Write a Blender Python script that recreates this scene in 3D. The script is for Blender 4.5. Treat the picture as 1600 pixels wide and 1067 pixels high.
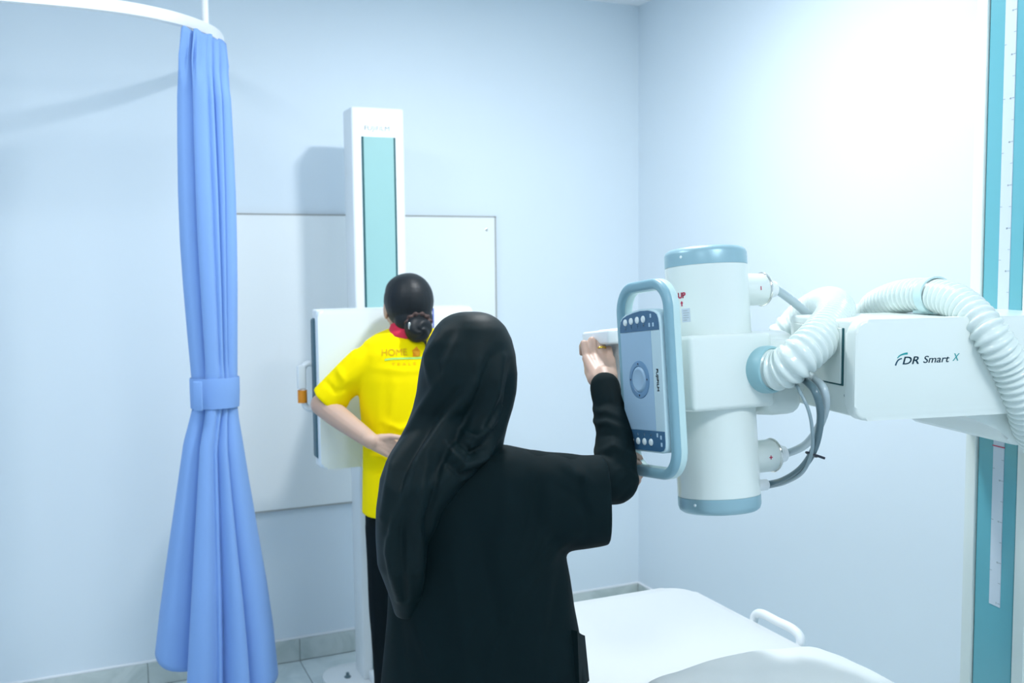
import bpy, bmesh, math, random
import numpy as np
from mathutils import Vector, Matrix, noise
from mathutils.bvhtree import BVHTree

for o in list(bpy.data.objects):
    bpy.data.objects.remove(o)
SC = bpy.context.scene
COL = SC.collection
R = math.radians

# ------------------------------------------------------------------ camera
EYE = 1.65
FPX, PITCH, ROLL, YAW = 1531.8, -0.077518, -0.010099, 0.415228
_fw = Vector((math.sin(YAW) * math.cos(PITCH), math.cos(YAW) * math.cos(PITCH), math.sin(PITCH)))
_r0 = Vector((math.cos(YAW), -math.sin(YAW), 0))
_u0 = _r0.cross(_fw)
_rt = _r0 * math.cos(ROLL) + _u0 * math.sin(ROLL)
_up = -_r0 * math.sin(ROLL) + _u0 * math.cos(ROLL)
cam = bpy.data.cameras.new('camera')
cam_o = bpy.data.objects.new('camera', cam)
COL.objects.link(cam_o)
m = Matrix.Identity(4)
for i in range(3):
    m[i][0] = _rt[i]; m[i][1] = _up[i]; m[i][2] = -_fw[i]
m[2][3] = EYE
cam_o.matrix_world = m
cam.sensor_width = 36
cam.lens = 36 * FPX / 1600
cam.clip_start = 0.05
cam.dof.use_dof = True
cam.dof.focus_distance = 2.02
cam.dof.aperture_fstop = 4.5
SC.camera = cam_o


def at(px, py, X=None, Y=None, Z=None, d=None):
    """the room point seen at a photograph pixel, on a plane of the room or at a depth"""
    r = _fw + _rt * ((px - 800) / FPX) - _up * ((py - 533.5) / FPX)
    if X is not None: t = X / r.x
    elif Y is not None: t = Y / r.y
    elif Z is not None: t = (Z - EYE) / r.z
    else: t = d
    return Vector((0, 0, EYE)) + r * t


# ------------------------------------------------------------------ world, light, exposure
w = bpy.data.worlds.new('world'); SC.world = w
w.use_nodes = True
w.node_tree.nodes['Background'].inputs[0].default_value = (0.75, 0.88, 1.0, 1)
w.node_tree.nodes['Background'].inputs[1].default_value = 0.3
SC.view_settings.view_transform = 'Standard'
SC.view_settings.look = 'None'
SC.view_settings.gamma = 1
SC.view_settings.use_curve_mapping = False
SC.view_settings.exposure = -0.03
SC.cycles.max_bounces = 8
SC.cycles.diffuse_bounces = 6

XL, XR, YF, YB, ZC = -1.7, 2.451, -1.5, 4.051, 2.854
LAMPS = [(1.42, 2.50, 32), (-0.15, 2.40, 11), (1.25, 0.10, 23), (-0.60, 0.10, 5)]  # last two: unseen lamps added behind the camera to light the foreground
LAMP_COL = (0.95, 0.98, 1.0)


# ------------------------------------------------------------------ materials
def mat(name, col, rough=0.5, metal=0.0, bump=0.0, bscale=200.0, var=0.0, vscale=3.0, coat=0.0, sheen=0.0, trans=0.0, sub=0.0, spec=0.5):
    m = bpy.data.materials.new(name); m.use_nodes = True
    nt = m.node_tree; b = nt.nodes['Principled BSDF']
    b.inputs['Base Color'].default_value = (*col, 1)
    b.inputs['Roughness'].default_value = rough
    b.inputs['Metallic'].default_value = metal
    b.inputs['Coat Weight'].default_value = coat
    b.inputs['Sheen Weight'].default_value = sheen
    b.inputs['Transmission Weight'].default_value = trans
    b.inputs['Specular IOR Level'].default_value = spec
    if sub:
        b.inputs['Subsurface Weight'].default_value = sub
        b.inputs['Subsurface Radius'].default_value = (0.012, 0.005, 0.003)
        b.inputs['Subsurface Scale'].default_value = 1.0
    tc = nt.nodes.new('ShaderNodeTexCoord')
    if var:
        n = nt.nodes.new('ShaderNodeTexNoise'); n.inputs['Scale'].default_value = vscale; n.inputs['Detail'].default_value = 4
        nt.links.new(tc.outputs['Object'], n.inputs['Vector'])
        mx = nt.nodes.new('ShaderNodeMix'); mx.data_type = 'RGBA'
        mx.inputs[6].default_value = (*[c * (1 - var) for c in col], 1)
        mx.inputs[7].default_value = (*[min(1, c * (1 + var)) for c in col], 1)
        nt.links.new(n.outputs['Fac'], mx.inputs[0]); nt.links.new(mx.outputs[2], b.inputs['Base Color'])
    if bump:
        n2 = nt.nodes.new('ShaderNodeTexNoise'); n2.inputs['Scale'].default_value = bscale; n2.inputs['Detail'].default_value = 3
        nt.links.new(tc.outputs['Object'], n2.inputs['Vector'])
        bp = nt.nodes.new('ShaderNodeBump'); bp.inputs['Strength'].default_value = bump; bp.inputs['Distance'].default_value = 0.002
        nt.links.new(n2.outputs['Fac'], bp.inputs['Height']); nt.links.new(bp.outputs['Normal'], b.inputs['Normal'])
    return m


def marble(name, c1, c2, rough):
    m = bpy.data.materials.new(name); m.use_nodes = True
    nt = m.node_tree; b = nt.nodes['Principled BSDF']; b.inputs['Roughness'].default_value = rough
    tc = nt.nodes.new('ShaderNodeTexCoord')
    n = nt.nodes.new('ShaderNodeTexNoise'); n.inputs['Scale'].default_value = 5; n.inputs['Detail'].default_value = 8; n.inputs['Distortion'].default_value = 1.6
    nt.links.new(tc.outputs['Object'], n.inputs['Vector'])
    cr = nt.nodes.new('ShaderNodeValToRGB')
    cr.color_ramp.elements[0].position = 0.35; cr.color_ramp.elements[0].color = (*c2, 1)
    cr.color_ramp.elements[1].position = 0.6; cr.color_ramp.elements[1].color = (*c1, 1)
    nt.links.new(n.outputs['Fac'], cr.inputs[0]); nt.links.new(cr.outputs[0], b.inputs['Base Color'])
    return m


def emit(name, col, s):
    m = bpy.data.materials.new(name); m.use_nodes = True
    b = m.node_tree.nodes['Principled BSDF']
    b.inputs['Emission Color'].default_value = (*col, 1); b.inputs['Emission Strength'].default_value = s
    return m


M = dict(
    wall=mat('wall_paint', (0.715, 0.800, 0.868), 0.55, bump=0.06, bscale=350, var=0.015, vscale=2),
    ceil=mat('ceiling_paint', (0.90, 0.92, 0.95), 0.8, bump=0.05, bscale=200),
    tile=marble('marble_tile', (0.70, 0.78, 0.80), (0.58, 0.67, 0.69), 0.12),
    skirt=marble('skirting_tile', (0.60, 0.66, 0.65), (0.46, 0.53, 0.52), 0.25),
    grout=mat('grout', (0.62, 0.68, 0.70), 0.9, bump=0.2),
    detwhite=mat('detector_white', (0.76, 0.84, 0.90), 0.35, bump=0.02, bscale=400),
    caulk=mat('white_caulk', (0.80, 0.83, 0.86), 0.6, bump=0.05),
    board=mat('board_laminate', (0.83, 0.87, 0.88), 0.35, bump=0.03),
    strip=mat('edge_strip', (0.36, 0.37, 0.36), 0.5, bump=0.05),
    white=mat('white_enamel', (0.74, 0.81, 0.785), 0.28, coat=0.25, bump=0.02, bscale=400),
    purewhite=mat('bright_white_plastic', (0.80, 0.845, 0.87), 0.35, bump=0.02, bscale=400),
    mint=mat('pale_mint_plastic', (0.52, 0.70, 0.71), 0.35, bump=0.02, bscale=400),
    greyblue=mat('grey_blue_plastic', (0.22, 0.40, 0.48), 0.4, bump=0.03, bscale=500),
    capblue=mat('cap_grey_blue', (0.30, 0.48, 0.55), 0.35, metal=0.2, bump=0.02, bscale=400),
    panel=mat('panel_face_blue', (0.33, 0.50, 0.66), 0.35, bump=0.02, bscale=500),
    panelside=mat('panel_side', (0.55, 0.72, 0.78), 0.35, bump=0.02),
    band=mat('panel_dark_band', (0.045, 0.135, 0.25), 0.4, bump=0.02, bscale=500),
    dialring=mat('dial_ring', (0.14, 0.28, 0.45), 0.35, bump=0.02),
    button=mat('button_white', (0.75, 0.84, 0.86), 0.3, bump=0.01),
    teal=mat('teal_track', (0.115, 0.40, 0.475), 0.25, bump=0.02, bscale=300, spec=0.9),
    tealpale=mat('pale_teal_strip', (0.31, 0.54, 0.54), 0.35, bump=0.02, bscale=300),
    groove=mat('teal_groove', (0.004, 0.085, 0.10), 0.5, bump=0.02),
    darkslot=mat('slate_teal', (0.035, 0.11, 0.15), 0.5, bump=0.05),
    ruler=mat('ruler_plastic', (0.56, 0.64, 0.72), 0.45, bump=0.03),
    ink=mat('dark_ink', (0.03, 0.04, 0.07), 0.6),
    inkteal=mat('dark_teal_ink', (0.006, 0.07, 0.12), 0.5),
    inkgreen=mat('green_teal_ink', (0.0, 0.30, 0.31), 0.5),
    inkgrey=mat('grey_ink', (0.30, 0.35, 0.37), 0.6),
    inkred=mat('red_ink', (0.50, 0.01, 0.07), 0.5),
    inkpale=mat('pale_ink', (0.45, 0.62, 0.75), 0.5),
    hose=mat('hose_plastic', (0.69, 0.78, 0.76), 0.22, coat=0.3, bump=0.02, bscale=300, sub=0.0),
    hosering=mat('hose_ring', (0.30, 0.52, 0.57), 0.35, bump=0.02),
    cable=mat('grey_cable', (0.25, 0.34, 0.38), 0.3, coat=0.3, bump=0.03),
    cablepale=mat('pale_cable', (0.42, 0.52, 0.56), 0.3, coat=0.3, bump=0.03),
    cabledark=mat('dark_cable', (0.10, 0.17, 0.20), 0.3, coat=0.3, bump=0.03),
    black=mat('black_nylon', (0.01, 0.015, 0.03), 0.4),
    chrome=mat('chrome', (0.75, 0.74, 0.70), 0.12, metal=1.0, bump=0.01),
    rail=mat('white_rail', (0.90, 0.91, 0.92), 0.35, bump=0.02),
    curtain=mat('blue_curtain', (0.21, 0.375, 0.74), 0.75, bump=0.15, bscale=900, var=0.03, vscale=6, sheen=0.1, spec=0.3),
    sheet=mat('white_sheet', (0.68, 0.72, 0.72), 0.8, bump=0.15, bscale=500),
    tabletop=mat('table_top_white', (0.63, 0.66, 0.675), 0.35, bump=0.03, bscale=400),
    blackcloth=mat('black_cloth', (0.0016, 0.0092, 0.0115), 0.8, bump=0.15, bscale=1200, spec=0.12),
    hijab=mat('black_hijab_jersey', (0.0018, 0.0100, 0.0122), 0.55, bump=0.10, bscale=1500, spec=0.15),
    trouser=mat('black_trouser', (0.003, 0.0075, 0.010), 0.85, bump=0.15, bscale=900, spec=0.1),
    yellow=mat('yellow_jersey', (0.95, 0.74, 0.0), 0.9, spec=0.1, bump=0.25, bscale=1200, var=0.02, vscale=8),
    red=mat('red_collar', (0.60, 0.01, 0.05), 0.7, bump=0.2, bscale=900),
    printorange=mat('orange_print', (0.95, 0.38, 0.0), 0.7),
    printgreen=mat('green_print', (0.40, 0.72, 0.16), 0.7),
    printdull=mat('dull_print', (0.90, 0.56, 0.0), 0.7),
    skin=mat('skin', (0.52, 0.35, 0.275), 0.5, bump=0.08, bscale=250, var=0.05, vscale=25, sub=0.15),
    hair=mat('dark_hair', (0.006, 0.009, 0.012), 0.48, bump=0.15, bscale=300, spec=0.3),
    scrunchie=mat('brown_scrunchie', (0.065, 0.035, 0.03), 0.7, bump=0.3, bscale=300),
    gold=mat('gold', (0.85, 0.56, 0.10), 0.2, metal=1.0),
    orange=mat('orange_plastic', (0.75, 0.27, 0.01), 0.4, bump=0.02),
    blue=mat('blue_line', (0.05, 0.10, 0.60), 0.5),
    shoe=mat('black_shoe', (0.012, 0.012, 0.014), 0.5, bump=0.1),
    iris=mat('iris', (0.02, 0.012, 0.008), 0.15),
    lip=mat('lip', (0.42, 0.17, 0.15), 0.45),
    eye=mat('eye_white', (0.8, 0.8, 0.8), 0.2),
    lamp=emit('lamp_diffuser', (0.9, 0.96, 1.0), 6.0),
)


# ------------------------------------------------------------------ mesh helpers
def new_bm(): return bmesh.new()


def obj(name, bm, m, parent=None, smooth=True, angle=40):
    bmesh.ops.recalc_face_normals(bm, faces=bm.faces)
    me = bpy.data.meshes.new(name); bm.to_mesh(me); bm.free()
    return obj_mesh(name, me, m, parent, smooth, angle)


def obj_mesh(name, me, m, parent=None, smooth=True, angle=40):
    if m is not None: me.materials.append(M[m] if isinstance(m, str) else m)
    o = bpy.data.objects.new(name, me); COL.objects.link(o)
    if smooth:
        me.shade_smooth()
        if angle < 180: me.set_sharp_from_angle(angle=R(angle))
    if parent is not None: o.parent = parent
    return o


def thing(name, label, cat, loc=(0, 0, 0), rz=0.0, group=None):
    o = bpy.data.objects.new(name, None); COL.objects.link(o)
    o.empty_display_size = 0.1
    o.location = loc; o.rotation_euler = (0, 0, rz)
    o['label'] = label; o['category'] = cat
    if group: o['group'] = group
    return o


def struct(name, bm, m, parent=None, smooth=False):
    o = obj(name, bm, m, parent, smooth)
    if parent is None: o['kind'] = 'structure'
    return o


def box(bm, x0, x1, y0, y1, z0, z1, bev=0.0, seg=3, mtx=None):
    g = bmesh.ops.create_cube(bm, size=1)
    vs = g['verts']
    for v in vs:
        v.co = Vector(((x0 + x1) / 2 + v.co.x * (x1 - x0), (y0 + y1) / 2 + v.co.y * (y1 - y0), (z0 + z1) / 2 + v.co.z * (z1 - z0)))
    if bev:
        es = list({e for v in vs for e in v.link_edges})
        r = bmesh.ops.bevel(bm, geom=es, offset=bev, segments=seg, affect='EDGES', profile=0.5)
        vs = list({v for f in r['faces'] for v in f.verts} | {v for v in vs if v.is_valid})
    if mtx is not None:
        for v in vs: v.co = mtx @ v.co
    return vs


def rrect(a, b, r, n=6):
    """rounded rectangle outline, half sizes a b"""
    pts = []
    for cx, cy, t0 in ((a - r, b - r, 0), (-a + r, b - r, 90), (-a + r, -b + r, 180), (a - r, -b + r, 270)):
        for i in range(n + 1):
            t = R(t0 + 90 * i / n)
            pts.append((cx + r * math.cos(t), cy + r * math.sin(t)))
    return pts


def prism(bm, pts, frame, t0, t1, bev=0.0, seg=2):
    """outline pts (p,q) pushed along the frame's third axis from t0 to t1; frame = (origin, pdir, qdir, tdir)"""
    o, P, Q, T = frame
    lo = [bm.verts.new(o + P * p + Q * q + T * t0) for p, q in pts]
    hi = [bm.verts.new(o + P * p + Q * q + T * t1) for p, q in pts]
    n = len(pts)
    f0 = bm.faces.new(lo[::-1]); f1 = bm.faces.new(hi)
    for i in range(n):
        bm.faces.new((lo[i], lo[(i + 1) % n], hi[(i + 1) % n], hi[i]))
    if bev:
        es = list(f1.edges) + list(f0.edges)
        bmesh.ops.bevel(bm, geom=es, offset=bev, segments=seg, affect='EDGES', profile=0.5)


def loft(bm, rings, cap=True, closed=True):
    rv = [[bm.verts.new(p) for p in r] for r in rings]
    n = len(rings[0])
    for a, b in zip(rv, rv[1:]):
        for i in range(n if closed else n - 1):
            j = (i + 1) % n
            bm.faces.new((a[i], a[j], b[j], b[i]))
    if cap:
        bm.faces.new(rv[0][::-1]); bm.faces.new(rv[-1])
    return rv


def lathe(bm, prof, origin, axis, n=40, cap=True):
    """prof (t, radius) along an axis"""
    ax = Vector(axis).normalized()
    s = ax.orthogonal().normalized(); u = ax.cross(s)
    o = Vector(origin)
    loft(bm, [[o + ax * t + (s * math.cos(2 * math.pi * i / n) + u * math.sin(2 * math.pi * i / n)) * r for i in range(n)] for t, r in prof], cap)


def spline(pts, n):
    """Catmull-Rom through the points, n samples a span"""
    P = [Vector(p) for p in pts]
    P = [P[0] * 2 - P[1]] + P + [P[-1] * 2 - P[-2]]
    out = []
    for i in range(1, len(P) - 2):
        for k in range(n):
            t = k / n
            out.append(0.5 * ((2 * P[i]) + (P[i + 1] - P[i - 1]) * t + (2 * P[i - 1] - 5 * P[i] + 4 * P[i + 1] - P[i + 2]) * t * t
                              + (3 * P[i] - P[i - 1] - 3 * P[i + 1] + P[i + 2]) * t ** 3))
    out.append(P[-2].copy())
    return out


def resample(pts, step):
    out = [pts[0].copy()]; acc = 0.0
    for a, b in zip(pts, pts[1:]):
        L = (b - a).length; t = step - acc
        while t <= L:
            out.append(a.lerp(b, t / L)); t += step
        acc = (acc + L) % step
    return out


def tube(bm, pts, rad, n=16, cap=True):
    """sweep; rad a number or a function of the running length"""
    pts = [Vector(p) for p in pts]
    t0 = (pts[1] - pts[0]).normalized()
    s = t0.orthogonal().normalized(); rings = []; run = 0
    for i, p in enumerate(pts):
        a = pts[max(i - 1, 0)]; b = pts[min(i + 1, len(pts) - 1)]
        t = (b - a).normalized()
        s = (s - t * s.dot(t)).normalized(); u = t.cross(s)
        if i: run += (p - pts[i - 1]).length
        r = rad(run) if callable(rad) else rad
        rings.append([p + (s * math.cos(2 * math.pi * k / n) + u * math.sin(2 * math.pi * k / n)) * r for k in range(n)])
    loft(bm, rings, cap)


def torus(bm, c, axis, R_, r_, n=40, k=10):
    ax = Vector(axis).normalized(); s = ax.orthogonal().normalized(); u = ax.cross(s); c = Vector(c)
    rv = []
    for i in range(n):
        a = 2 * math.pi * i / n; d = s * math.cos(a) + u * math.sin(a)
        rv.append([bm.verts.new(c + d * (R_ + r_ * math.cos(2 * math.pi * j / k)) + ax * (r_ * math.sin(2 * math.pi * j / k))) for j in range(k)])
    for i in range(n):
        A, B = rv[i], rv[(i + 1) % n]
        for j in range(k):
            bm.faces.new((A[j], A[(j + 1) % k], B[(j + 1) % k], B[j]))


def text_bm(body, size, frame, depth=0.0008, shear=0.0, align='CENTER', bold=0.0, space=1.0, fit=None):
    """letters as thin raised geometry in a frame (origin, right, up, out)"""
    cu = bpy.data.curves.new('lettering', 'FONT'); cu.body = body; cu.size = size; cu.extrude = depth / 2
    cu.align_x = align; cu.align_y = 'CENTER'; cu.shear = shear; cu.space_character = space; cu.resolution_u = 4
    ob = bpy.data.objects.new('lettering', cu); COL.objects.link(ob)
    dg = bpy.context.evaluated_depsgraph_get()
    me = bpy.data.meshes.new_from_object(ob.evaluated_get(dg))
    bpy.data.objects.remove(ob); bpy.data.curves.remove(cu)
    bm = new_bm(); bm.from_mesh(me); bpy.data.meshes.remove(me)
    o, P, Q, T = frame
    k = 1.0
    if fit:
        xs = [v.co.x for v in bm.verts]; k = fit / (max(xs) - min(xs))
    for v in bm.verts: v.co = o + P * v.co.x * k + Q * v.co.y + T * (v.co.z + depth / 2)
    if bold:                                     # heavier letters: two more strokes set a hair aside
        src = bm.copy()
        for dx, dy in ((bold, 0), (0, bold), (bold, bold)):
            c = src.copy(); bmesh.ops.translate(c, vec=P * dx + Q * dy, verts=c.verts); join_bm(bm, c)
        src.free()
    return bm


def join_bm(dst, src):
    me = bpy.data.meshes.new('tmp'); src.to_mesh(me); src.free(); dst.from_mesh(me); bpy.data.meshes.remove(me)


# solids that are fused into one skin
def cap_(p0, r0, p1, r1, flat=None):
    return ('cap', Vector(p0), r0, Vector(p1), r1, flat)


def ell_(c, r, rot=None):
    return ('ell', Vector(c), Vector(r), rot)


def loft_(rings, n=36, e=2.0):
    """rings (cx, cy, z, half width, half depth)"""
    return ('loft', rings, n, e)


def add_solid(bm, s):
    if s[0] == 'cap':
        _, p0, r0, p1, r1, flat = s
        ax = (p1 - p0); L = ax.length; ax = ax / L if L > 1e-6 else Vector((0, 0, 1))
        if flat: u = (Vector(flat[0]) - ax * Vector(flat[0]).dot(ax)).normalized(); fk = flat[1]
        else: u = ax.orthogonal().normalized(); fk = 1
        v = ax.cross(u); n = 16; rings = []
        prof = [(-r0 * math.cos(t), r0 * math.sin(t)) for t in [R(a) for a in (8, 30, 55, 80)]]
        prof += [(L * k / 6, r0 + (r1 - r0) * k / 6) for k in range(1, 6)]
        prof += [(L + r1 * math.cos(t), r1 * math.sin(t)) for t in [R(a) for a in (80, 55, 30, 8)]]
        for t, r in prof:
            rings.append([p0 + ax * t + u * math.cos(2 * math.pi * i / n) * r * fk + v * math.sin(2 * math.pi * i / n) * r for i in range(n)])
        loft(bm, rings)
    elif s[0] == 'ell':
        _, c, r, rot = s
        g = bmesh.ops.create_uvsphere(bm, u_segments=28, v_segments=18, radius=1)
        for v in g['verts']:
            q = Vector((v.co.x * r.x, v.co.y * r.y, v.co.z * r.z))
            if rot is not None: q = rot @ q
            v.co = c + q
    elif s[0] == 'loft':
        _, rr, n, e = s
        rings = []
        for cx, cy, z, a, b in rr:
            ring = []
            for i in range(n):
                t = 2 * math.pi * i / n; c, q = math.cos(t), math.sin(t)
                ring.append(Vector((cx + a * math.copysign(abs(c) ** (2 / e), c), cy + b * math.copysign(abs(q) ** (2 / e), q), z)))
            rings.append(ring)
        loft(bm, rings)


def fuse(solids, voxel, smooth=6, factor=0.5):
    bm = new_bm()
    for s in solids: add_solid(bm, s)
    bmesh.ops.recalc_face_normals(bm, faces=bm.faces)
    me = bpy.data.meshes.new('fuse'); bm.to_mesh(me); bm.free()
    ob = bpy.data.objects.new('fuse', me); COL.objects.link(ob)
    r = ob.modifiers.new('r', 'REMESH'); r.mode = 'VOXEL'; r.voxel_size = voxel
    if smooth:
        s = ob.modifiers.new('s', 'SMOOTH'); s.iterations = smooth; s.factor = factor
    dg = bpy.context.evaluated_depsgraph_get()
    out = bpy.data.meshes.new_from_object(ob.evaluated_get(dg))
    bpy.data.objects.remove(ob); bpy.data.meshes.remove(me)
    return out


def displace(me, fn):
    n = len(me.vertices)
    co = np.empty(n * 3); me.vertices.foreach_get('co', co); co = co.reshape(-1, 3)
    no = np.empty(n * 3); me.vertices.foreach_get('normal', no); no = no.reshape(-1, 3)
    co = co + no * fn(co, no)[:, None]
    me.vertices.foreach_set('co', co.reshape(-1)); me.update()


def fold_fn(lines, side=-1, noise_amp=0.0, noise_scale=(8, 8, 8)):
    """cloth folds: polylines in the (x, z) plane of the back, each (points, width, height)"""
    def fn(co, no):
        d = np.zeros(len(co))
        q = co[:, [0, 2]]
        for pts, wd, amp in lines:
            best = np.full(len(co), 1e9)
            tt = np.zeros(len(co)); L = len(pts) - 1
            for i, (a, b) in enumerate(zip(pts, pts[1:])):
                a = np.array(a); b = np.array(b); ab = b - a
                t = np.clip(((q - a) @ ab) / (ab @ ab), 0, 1)
                dd = np.linalg.norm(q - (a + t[:, None] * ab), axis=1)
                k = dd < best
                best = np.where(k, dd, best); tt = np.where(k, (i + t) / L, tt)
            d += amp * np.exp(-(best / wd) ** 2) * (0.35 + 0.65 * np.sin(np.pi * np.clip(tt, 0.02, 0.98)))
        if side: d *= np.clip(0.35 + side * no[:, 1] * 1.2, 0, 1)
        if noise_amp:
            d += noise_amp * np.array([noise.noise(Vector((c[0] * noise_scale[0], c[1] * noise_scale[1], c[2] * noise_scale[2]))) for c in co])
        return d
    return fn


def hand_solids(Mx, thumb, curls, spread=0.10, thumb_dir=(0.8, 0.55, -0.25), k=1.0, thumb_bend=0.35):
    """hand frame: y along the palm, z out of its back, x across; thumb = sign of the thumb's side"""
    S = []
    tf = lambda p: Mx @ (Vector(p) * k)
    base = [(thumb * 0.027, 0.088), (thumb * 0.009, 0.092), (-thumb * 0.009, 0.088), (-thumb * 0.026, 0.080)]
    lens = [(0.040, 0.024, 0.019), (0.044, 0.028, 0.020), (0.041, 0.026, 0.020), (0.032, 0.019, 0.017)]
    S.append(('cap', tf((0, -0.02, 0)), 0.024 * k, tf((0, 0.02, 0)), 0.024 * k, None))
    for i, (bx, by) in enumerate(base):
        S.append(('cap', tf((bx * 0.55, 0.012, 0)), 0.017 * k, tf((bx, by, 0.002)), 0.0115 * k, None))
        S.append(('cap', tf((bx * 0.6, 0.02, -0.008)), 0.015 * k, tf((bx * 0.95, by - 0.014, -0.006)), 0.011 * k, None))
        p = Vector((bx, by, 0.002)); ang = 0.0; r = [0.0098, 0.0086, 0.0078, 0.0066]
        if i == 3: r = [x * 0.88 for x in r]
        side = bx / 0.027 * spread
        for j in range(3):
            ang += curls[i][j]
            q = p + Vector((math.sin(side) * math.cos(ang), math.cos(side) * math.cos(ang), -math.sin(ang))) * lens[i][j]
            S.append(('cap', tf(p), r[j] * k, tf(q), r[j + 1] * k, None))
            p = q
    p0 = Vector((thumb * 0.020, 0.018, -0.006)); dv = Vector((thumb * thumb_dir[0], thumb_dir[1], thumb_dir[2])).normalized()
    p1 = p0 + dv * 0.040
    d2 = (dv + Vector((-thumb * thumb_bend, thumb_bend, -0.1))).normalized(); p2 = p1 + d2 * 0.032
    d3 = (d2 + Vector((-thumb * thumb_bend * 0.6, thumb_bend * 0.5, -0.15))).normalized(); p3 = p2 + d3 * 0.022
    S.append(('cap', tf(p0), 0.017 * k, tf(p1), 0.0115 * k, None))
    S.append(('cap', tf(p1), 0.0112 * k, tf(p2), 0.0100 * k, None))
    S.append(('cap', tf(p2), 0.0098 * k, tf(p3), 0.0080 * k, None))
    return S


def frame3(o, y, z):
    y = Vector(y).normalized(); z = Vector(z); z = (z - y * z.dot(y)).normalized(); x = y.cross(z)
    m = Matrix.Identity(4)
    for i in range(3):
        m[i][0] = x[i]; m[i][1] = y[i]; m[i][2] = z[i]; m[i][3] = o[i]
    return m


def head_solids(c, s=1.0, fwd=Vector((0, 1, 0))):
    """skull, jaw, nose, ears, lips; c = centre of the head, fwd = where the face looks"""
    f = fwd.normalized(); sd = f.cross(Vector((0, 0, 1))).normalized(); u = sd.cross(f)
    P = lambda a, b, h: c + sd * a * s + f * b * s + u * h * s
    rot = Matrix((sd, f, u)).transposed()
    E = lambda a, b, h, ra, rb, rh: ell_(P(a, b, h), (ra * s, rb * s, rh * s), rot)
    S = [E(0, -0.008, 0.025, 0.072, 0.093, 0.085), E(0, 0.028, -0.030, 0.058, 0.060, 0.078), E(0, 0.052, -0.085, 0.030, 0.032, 0.026)]
    S += [cap_(P(0, 0.088, 0.010), 0.008 * s, P(0, 0.104, -0.022), 0.012 * s)]
    for k in (-1, 1):
        S += [E(k * 0.073, -0.008, -0.005, 0.009, 0.018, 0.032), E(k * 0.030, 0.073, 0.022, 0.022, 0.014, 0.010),
              E(k * 0.036, 0.052, -0.028, 0.027, 0.024, 0.032)]
    S += [E(0, 0.085, -0.052, 0.021, 0.008, 0.006), E(0, 0.083, -0.062, 0.018, 0.008, 0.006)]
    eyes = [P(k * 0.030, 0.077, 0.005) for k in (-1, 1)]
    return S, eyes


def add_face(parent, c, pts, fwd):
    """eyes with irises, brows and lips as parts of the person"""
    f = fwd.normalized(); sd = f.cross(Vector((0, 0, 1))).normalized(); u = sd.cross(f)
    for p, k in zip(pts, (-1, 1)):
        bm = new_bm(); g = bmesh.ops.create_uvsphere(bm, u_segments=16, v_segments=10, radius=1)
        for v in g['verts']: v.co = p + sd * v.co.x * .0125 + f * v.co.y * .0098 + u * v.co.z * .0058
        e = obj('eye', bm, 'eye', parent)
        bm = new_bm(); lathe(bm, [(0, .0048), (.0016, .0040), (.0020, .001)], p + f * .0088, f, 16); obj('iris', bm, 'iris', e)
        bm = new_bm(); tube(bm, [c + sd * k * a + f * b + u * h for a, b, h in ((.012, .088, .026), (.024, .087, .031), (.036, .080, .030), (.046, .069, .024))], .0026, 8); obj('eyebrow', bm, 'hair', parent)
    bm = new_bm()
    for h, r in ((-.0515, .0036), (-.0605, .0042)):
        tube(bm, spline([c + sd * a + f * b + u * (h + q) for a, b, q in ((-.022, .086, .001), (-.010, .0925, .001), (0, .0935, 0), (.010, .0925, .001), (.022, .086, .001))], 4), r, 8)
    obj('lips', bm, 'lip', parent)

X_, Y_, Z_ = Vector((1, 0, 0)), Vector((0, 1, 0)), Vector((0, 0, 1))
V = Vector


def dup_mesh(o, parent, loc=None):
    c = o.copy(); COL.objects.link(c); c.parent = parent
    if loc is not None: c.location = loc
    return c


# ------------------------------------------------------------------ the room
bm = new_bm(); box(bm, XL - .1, XR + .1, YF - .1, YB + .1, -0.10, -0.012); floor = struct('floor', bm, 'grout')
tile_bm = new_bm(); box(tile_bm, -.2985, .2985, -.2985, .2985, -0.012, 0.0, bev=0.0015, seg=1)
tile0 = None
x = 0.79 - 0.6 * 4
while x < XR:
    y = YB - 0.012 - 0.3
    while y > YF - 0.3:
        if tile0 is None: tile0 = obj('tile', tile_bm, 'tile', floor, False); tile0.location = (x + .3, y, 0)
        else: dup_mesh(tile0, floor, (x + .3, y, 0))
        y -= 0.6
    x += 0.6
bm = new_bm(); box(bm, XL - .1, XR + .1, YF - .1, YB + .1, ZC, ZC + .1); struct('ceiling', bm, 'ceil')
bm = new_bm(); box(bm, XL - .1, XR + .1, YB, YB + .1, 0, ZC); struct('wall_back', bm, 'wall')
bm = new_bm(); box(bm, XR, XR + .1, YF - .1, YB + .1, 0, ZC); struct('wall_right', bm, 'wall')
bm = new_bm(); box(bm, XL - .1, XL, YF - .1, YB + .1, 0, ZC); struct('wall_left', bm, 'wall')
bm = new_bm(); box(bm, XL - .1, XR + .1, YF - .1, YF, 0, ZC); struct('wall_front', bm, 'wall')
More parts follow.
